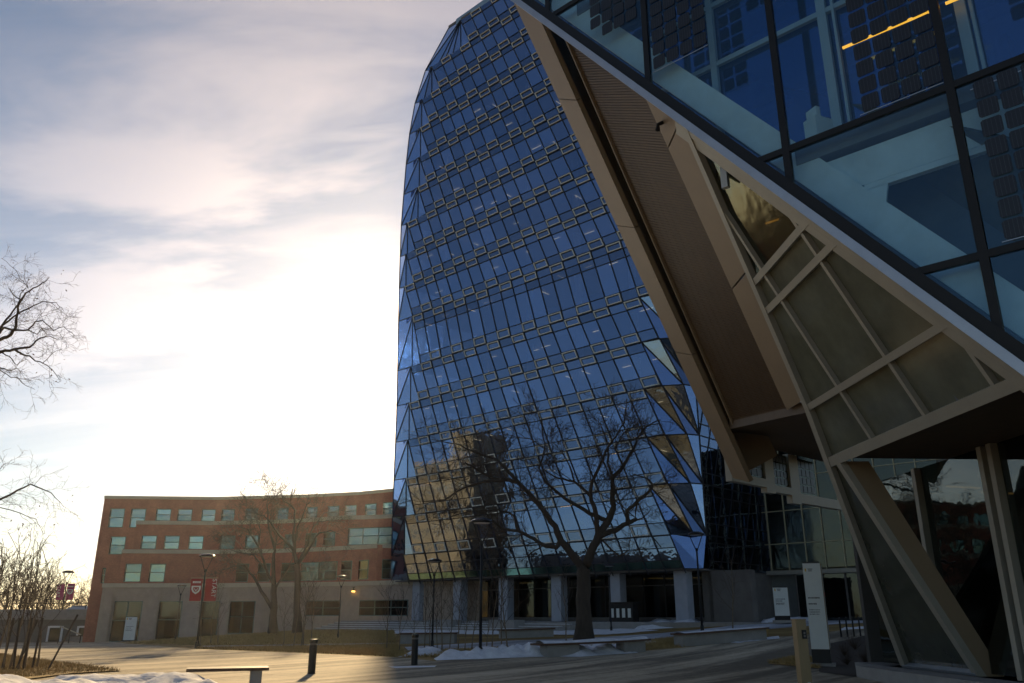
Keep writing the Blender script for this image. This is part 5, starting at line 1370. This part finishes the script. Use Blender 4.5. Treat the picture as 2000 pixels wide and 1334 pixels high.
for i in range(120):
    px, py = rg.uniform(0, 150), rg.uniform(520, 760) if i < 100 else rg.uniform(960, 1060)
    if i < 45: px, py = rg.gauss(38, 25), rg.gauss(560, 30)
    P = at(px, py, 14 + rg.uniform(-.5, .5)); a = Vector((rg.gauss(0, 1), rg.gauss(0, 1), rg.gauss(0, 1))).normalized(); b = a.cross(Vector((rg.gauss(0, 1), rg.gauss(0, 1), rg.gauss(0, 1)))).normalized()
    l = rg.uniform(.015, .032)
    lf.add([P - a * l, P + b * l * .45, P + a * l, P - b * l * .45, P + a.cross(b) * .006], [(0, 1, 4), (1, 2, 4), (2, 3, 4), (3, 0, 4)])
part('dead_leaves', lf, M['leaf'], ft, kind='stuff')
# procedural trees for the far wood and saplings
def proc_tree(mbT, mbC, h, seed, r0, nlimb, crown0, maxlev, rmin, dens, spread=.5):
    rng = random.Random(seed)
    tp = wander(Vector((0, 0, -.2)), Vector((0, 0, 1)), h * .8, 7, rng, .05, .12)
    mbT.tube(tp, [r0 * (1.25 if i == 0 else 1) * (1 - .8 * i / 7) for i in range(8)], 7)
    for i in range(nlimb):
        t = crown0 + (1 - crown0) * (i + .5) / nlimb; q = t * 7; k = min(int(q), 6); p = tp[k].lerp(tp[k + 1], q - k)
        an = 2.4 * i + rng.uniform(-.4, .4); d = Vector((math.cos(an) * spread, math.sin(an) * spread, .8)).normalized()
        l = h * .42 * (1.1 - .6 * t) * rng.uniform(.8, 1.2)
        pp = wander(p, d, l, 6, rng, .12, .05); rr = r0 * .38 * (1.1 - .6 * t)
        mbC.tube(pp, [max(rmin, rr * (1 - .8 * j / 6)) for j in range(7)], 5, cap=False)
        sprout(mbC, pp, rr * .5, rng, 0, maxlev, l * .42, dens, rmin=rmin)
def make_proc(name, cat, *a):
    r_ = root(name, (0, 0, 0), '', cat); t_, c_ = MB(), MB(); proc_tree(t_, c_, *a)
    part('trunk', t_, M['bark'] if name != 'sapling' else M['bark_pale'], r_, local=True, smooth=True); part('crown', c_, M['twig'], r_, local=True, smooth=True)
    return r_
protos = [make_proc('woodland_tree', 'tree', 12.0, 31 + i, .2, 17, .15, 2, .03, 1.5) for i in range(3)]
far = [(-25, 112, 1.15, 0), (18, 118, 1.05, 1), (52, 108, .98, 2), (88, 122, .85, 0), (128, 116, .72, 1), (160, 112, .62, 2), (175, 124, .75, 0), (35, 130, 1.1, 1), (-60, 120, 1.2, 2), (108, 132, .85, 2), (70, 135, .95, 0), (145, 130, .8, 1)]
fl = ['tallest woodland tree at the left edge behind the parkade']
rg = random.Random(8); seen = set()
for i, (px, Y, k, v) in enumerate(far):
    o = protos[v] if v not in seen else copy_tree(protos[v]); seen.add(v)
    x = xat(px, Y, 3); o.location = (x, Y, T(x, Y) - .1); o.scale = (k, k, k * rg.uniform(.92, 1.08)); o.rotation_euler = (0, 0, rg.uniform(0, 6.28))
    o['label'] = ORD[sorted(f_[0] for f_ in far).index(px)] + ' bare tree from the left in the wood behind the parkade'; o['group'] = 'wood behind the parkade'
sp_ = [make_proc('sapling', 'sapling', 4.6, 60 + i, .04, 10, .28, 1, .008, 1.9, .38) for i in range(4)]
seen = set()
def sap(px, py, h, label, group, v, tilt=0.0):
    P = hit(px, py); o = sp_[v] if v not in seen else copy_tree(sp_[v]); seen.add(v)
    o.location = P; k = h / 4.6; o.scale = (k, k, k); o.rotation_euler = (tilt * rg.uniform(-1, 1), tilt * rg.uniform(-1, 1), rg.uniform(0, 6.28)); o['label'] = label; o['group'] = group
for i, (px, py) in enumerate(((553, 1263), (573, 1264), (588, 1265), (592, 1263), (608, 1263), (755, 1270), (780, 1272))):
    sap(px, py, rg.uniform(3.3, 4.6), ORD[i] + ' sapling from the left on the lawn before the brick building, right of the banners', 'saplings on the lawn', i % 4)
for i, (px, py) in enumerate(((391, 1262), (411, 1258), (425, 1258))):
    sap(px, py, rg.uniform(3.6, 4.4), ORD[i] + ' thin sapling to the right of the lamp post with red banners', 'saplings by the banner post', (i + 1) % 4)
for i, (px, py) in enumerate(((809, 1262), (829, 1272), (838, 1268), (854, 1270), (863, 1273), (878, 1267), (895, 1268), (908, 1276), (922, 1273), (949, 1275), (960, 1276), (980, 1276), (990, 1276))):
    sap(px, py, rg.uniform(3.0, 4.4), ORD[i] + ' thin sapling from the left in the cluster before the tower', 'saplings before the tower', i % 4, .04)
sap(1106, 1252, 4.5, 'single thin sapling just left of the big tree trunk', None, 2)
sap(1431, 1231, 5.2, 'single thin sapling by the long right bench', None, 1)
for i, (px, py) in enumerate(((195, 1252), (183, 1252), (203, 1253))):
    sap(px, py, rg.uniform(4, 5), ['middle', 'left', 'right'][i] + ' of the three bare saplings at the left corner of the brick building', 'saplings by the building corner', i)
for i, (px, py, h) in enumerate(((6, 1312, 4.0), (18, 1310, 4.6), (34, 1312, 4.2), (48, 1309, 3.6), (70, 1308, 4.2), (-15, 1312, 4.8), (-40, 1310, 4.4))):
    sap(px, py, h, ORD[[2, 3, 4, 5, 6, 1, 0][i]] + ' bare sapling from the left in the staked clump on the left lawn', 'saplings on the left lawn', i % 4, .03)
stk0 = None
for i, (px, py, lean) in enumerate(((3, 1311, .05), (25, 1311, -.05), (30, 1312, .25), (44, 1311, 0), (62, 1309, .04))):
    P = hit(px, py)
    if stk0 is None:
        mb = MB(); mb.tube([(0, 0, -.2), (0, 0, 1.55)], .032, 8); stk0 = part('tree_stake', mb, M['bark'], local=True); o = stk0
    else: o = stk0.copy(); C.objects.link(o)
    o.location = P; o.rotation_euler = (0, lean, 0); tag(o, ORD[i] + ' dark wooden stake from the left among the left lawn saplings', 'stake', 'tree stakes')
P = hit(89, 1312); mb = MB(); mb.tube([P + UP * -.1, P + Vector((.55, .3, 1.65))], .03, 8); tag(part('tree_stake', mb, M['bark']), 'strongly leaning stake right of the left sapling clump', 'stake', 'tree stakes')

# ================================================================== snow, grass, shrubs
def snowh(amp, sc_):
    def f(q, dd):
        e = min(1.0, dd / .6); return amp * e * e * (3 - 2 * e) * (.6 + .7 * max(-.4, noise.fractal(Vector((q.x * sc_, q.y * sc_, 3.1)), 1.0, 2.0, 3)) + .14 * noise.noise(Vector((q.x * 4.1, q.y * 4.1, 1.0))) + .07 * noise.noise(Vector((q.x * 9.3, q.y * 9.3, 2.0))))
    return f
def rough_poly(l, seed, amp=.25, step=.6):
    rg2 = random.Random(seed); out = []
    for i in range(len(l)):
        a, b = l[i], l[(i + 1) % len(l)]; k = max(1, int((b - a).length / step))
        for j in range(k):
            p = a.lerp(b, j / k); out.append(Vector((p.x + rg2.gauss(0, amp * .5), p.y + rg2.gauss(0, amp * .5), 0)))
    return out
def snow_bank(px_l, amp, label, step=.35, sc_=1.3, rough=.18, world=None, seed=1):
    l = world or [hit(a, b) for a, b in px_l]
    l = [Vector((p.x, p.y, 0)) for p in l]
    o = sheet('snow_bank', rough_poly(l, seed, rough), M['snow'], .02, step, 'stuff', snowh(amp, sc_))
    tag(o, label, 'snow')
snow_bank([(842, 1291), (930, 1288), (1040, 1284), (1130, 1283), (1250, 1276), (1255, 1268), (1150, 1272), (1000, 1277), (900, 1283), (850, 1286)], .42, 'long snow bank along the bench and lamp post below the big tree', step=.2, sc_=2.0, seed=2)
snow_bank([(775, 1284), (850, 1281), (870, 1274), (820, 1274), (790, 1279)], .32, 'small snow heap behind the right bollard', step=.2, sc_=2.0, seed=3)
snow_bank([(1240, 1231), (1330, 1226), (1500, 1214), (1500, 1207), (1400, 1208), (1290, 1214)], .45, 'snow bank before the right tower columns', step=.6, seed=4)
snow_bank([(1480, 1213), (1600, 1208), (1740, 1203), (1740, 1206), (1600, 1213), (1490, 1219)], .3, 'snow strip by the bicycle racks', step=.6, seed=5)
snow_bank([(1640, 1228), (1735, 1222), (1735, 1226), (1640, 1232)], .1, 'thin snow strip in front of the bicycle racks', step=.4, seed=6)
snow_bank([(1040, 1267), (1150, 1259), (1290, 1253), (1290, 1256), (1160, 1264), (1050, 1271)], .12, 'snow line behind the curved bench', seed=7)
snow_bank([(1395, 1254), (1450, 1251), (1520, 1243), (1520, 1248), (1440, 1257)], .12, 'small snow patch in front of the right bench', seed=8)
snow_bank([(760, 1303), (850, 1301), (848, 1304), (770, 1306)], .05, 'thin snow ring at the foot of the right bollard', step=.2, rough=.08, seed=9)
snow_bank([(770, 1228), (1180, 1227), (1290, 1231), (1180, 1240), (770, 1238)], .08, 'thin snow sheet along the tower steps', step=.8, seed=10)
snow_bank([(285, 1249), (420, 1240), (520, 1233), (520, 1235), (420, 1243), (290, 1252)], .06, 'thin snow line along the brick building lawn', step=.8, seed=11)
snow_bank(None, .33, 'large foreground snow bank in the bottom left corner', step=.13, sc_=.6, rough=.10, seed=12,
          world=[Vector(p) for p in ((-17, 22.6, 0), (-14, 22.2, 0), (-11.5, 21.6, 0), (-9, 22.1, 0), (-7.7, 22.0, 0), (-6.9, 20.9, 0), (-6.1, 19.6, 0), (-5.5, 17.5, 0), (-6.2, 16, 0), (-12, 15, 0), (-17, 15, 0))])
# dry grass blades on the lawns
def blades(poly_px, n, label, hmin, hmax, seed):
    rg2 = random.Random(seed); P = [hit(a, b) for a, b in poly_px]; xs2 = [p.x for p in P]; ys2 = [p.y for p in P]; mb = MB(); k = 0; nb2 = len(P)
    def inside(x, y):
        c = False; j = nb2 - 1
        for i in range(nb2):
            if (ys2[i] > y) != (ys2[j] > y) and x < (xs2[j] - xs2[i]) * (y - ys2[i]) / (ys2[j] - ys2[i]) + xs2[i]: c = not c
            j = i
        return c
    while k < n:
        x, y = rg2.uniform(min(xs2), max(xs2)), rg2.uniform(min(ys2), max(ys2))
        if not inside(x, y): continue
        z = T(x, y); h = rg2.uniform(hmin, hmax); a = rg2.uniform(0, 6.28); w_ = .006 + .0004 * y
        d = Vector((math.cos(a), math.sin(a), 0)); t = Vector((rg2.gauss(0, .5), rg2.gauss(0, .5), 1)) * h; b = Vector((x, y, z))
        mb.add([b - d * w_, b + d * w_, b + t], [(0, 1, 2)]); k += 1
    o = part('dry_grass', mb, M['grass'], kind='stuff'); tag(o, label, 'grass')
M['grass'] = mat('straw', (.34, .235, .09), .9, 0, .35, 1.5)
blades([(-200, 1272), (0, 1280), (100, 1294), (238, 1312), (140, 1317), (-60, 1338), (-200, 1338)], 26000, 'dry grass on the left lawn around the stakes', .06, .17, 1)
blades([(250, 1257), (420, 1243), (560, 1234), (770, 1232), (775, 1255), (600, 1258), (400, 1261)], 30000, 'dry grass on the sloping lawn before the brick building', .07, .2, 2)
blades([(380, 1267), (420, 1266), (600, 1263), (776, 1259), (800, 1284), (600, 1275)], 16000, 'dry grass strip between path and plaza', .06, .16, 3)
blades([(800, 1284), (800, 1273), (1060, 1263), (1300, 1247), (1500, 1229), (1500, 1244), (1330, 1264), (1100, 1279), (900, 1284)], 22000, 'dry grass under the big tree', .06, .16, 4)
blades([(1500, 1296), (1560, 1282), (1600, 1290), (1600, 1306)], 3500, 'dry grass tuft patch left of the pylon sign', .06, .16, 5)
sheet('lawn', [hit(a, b) for a, b in [(1500, 1298), (1560, 1281), (1604, 1289), (1604, 1308)]], M['lawn'], .03, .5)
shp = None
for i, (px, py) in enumerate(((1655, 1300), (1690, 1296), (1725, 1290), (1670, 1270), (1705, 1266), (1740, 1262), (1650, 1282), (1745, 1302))):
    P = hit(px, py)
    if shp is None:
        shp = root('dry_shrub', P, '', 'shrub'); mb = MB(); rg2 = random.Random(77)
        for q in range(46):
            a = rg2.uniform(0, 6.28); d = Vector((math.cos(a) * rg2.uniform(.1, .8), math.sin(a) * rg2.uniform(.1, .8), 1)); pp = wander(Vector((0, 0, 0)), d, rg2.uniform(.35, .75), 4, rg2, .14, 0)
            mb.tube(pp, [.007, .006, .005, .004, .002], 3, cap=False); sprout(mb, pp, .005, rg2, 1, 1, .22, 9, rmin=.0025)
        part('stems', mb, M['twig'], shp, local=True); o = shp
    else: o = copy_tree(shp)
    o.location = P; o.rotation_euler = (0, 0, i * 1.3); k = .8 + .06 * (i % 5); o.scale = (k, k, k); o['label'] = ORD[[2, 4, 6, 3, 5, 7, 1, 8][i] - 1] + ' leafless shrub from the left in the mulch bed by the pylon sign'; o['group'] = 'shrubs in the mulch bed'

# ================================================================== thin cold-morning haze
hz = MB(); hz.hexa([(-260, -60, -4), (260, -60, -4), (260, 320, -4), (-260, 320, -4)], [(-260, -60, 70), (260, -60, 70), (260, 320, 70), (-260, 320, 70)])
hm = bpy.data.materials.new('haze'); hm.use_nodes = True; t = hm.node_tree; t.nodes.clear()
ho = t.nodes.new('ShaderNodeOutputMaterial'); hv = t.nodes.new('ShaderNodeVolumePrincipled')
hv.inputs['Color'].default_value = (.95, .95, .95, 1); hv.inputs['Density'].default_value = .00021; hv.inputs['Anisotropy'].default_value = .70
t.links.new(hv.outputs[0], ho.inputs['Volume'])
tag(part('haze', hz, hm), kind='stuff')
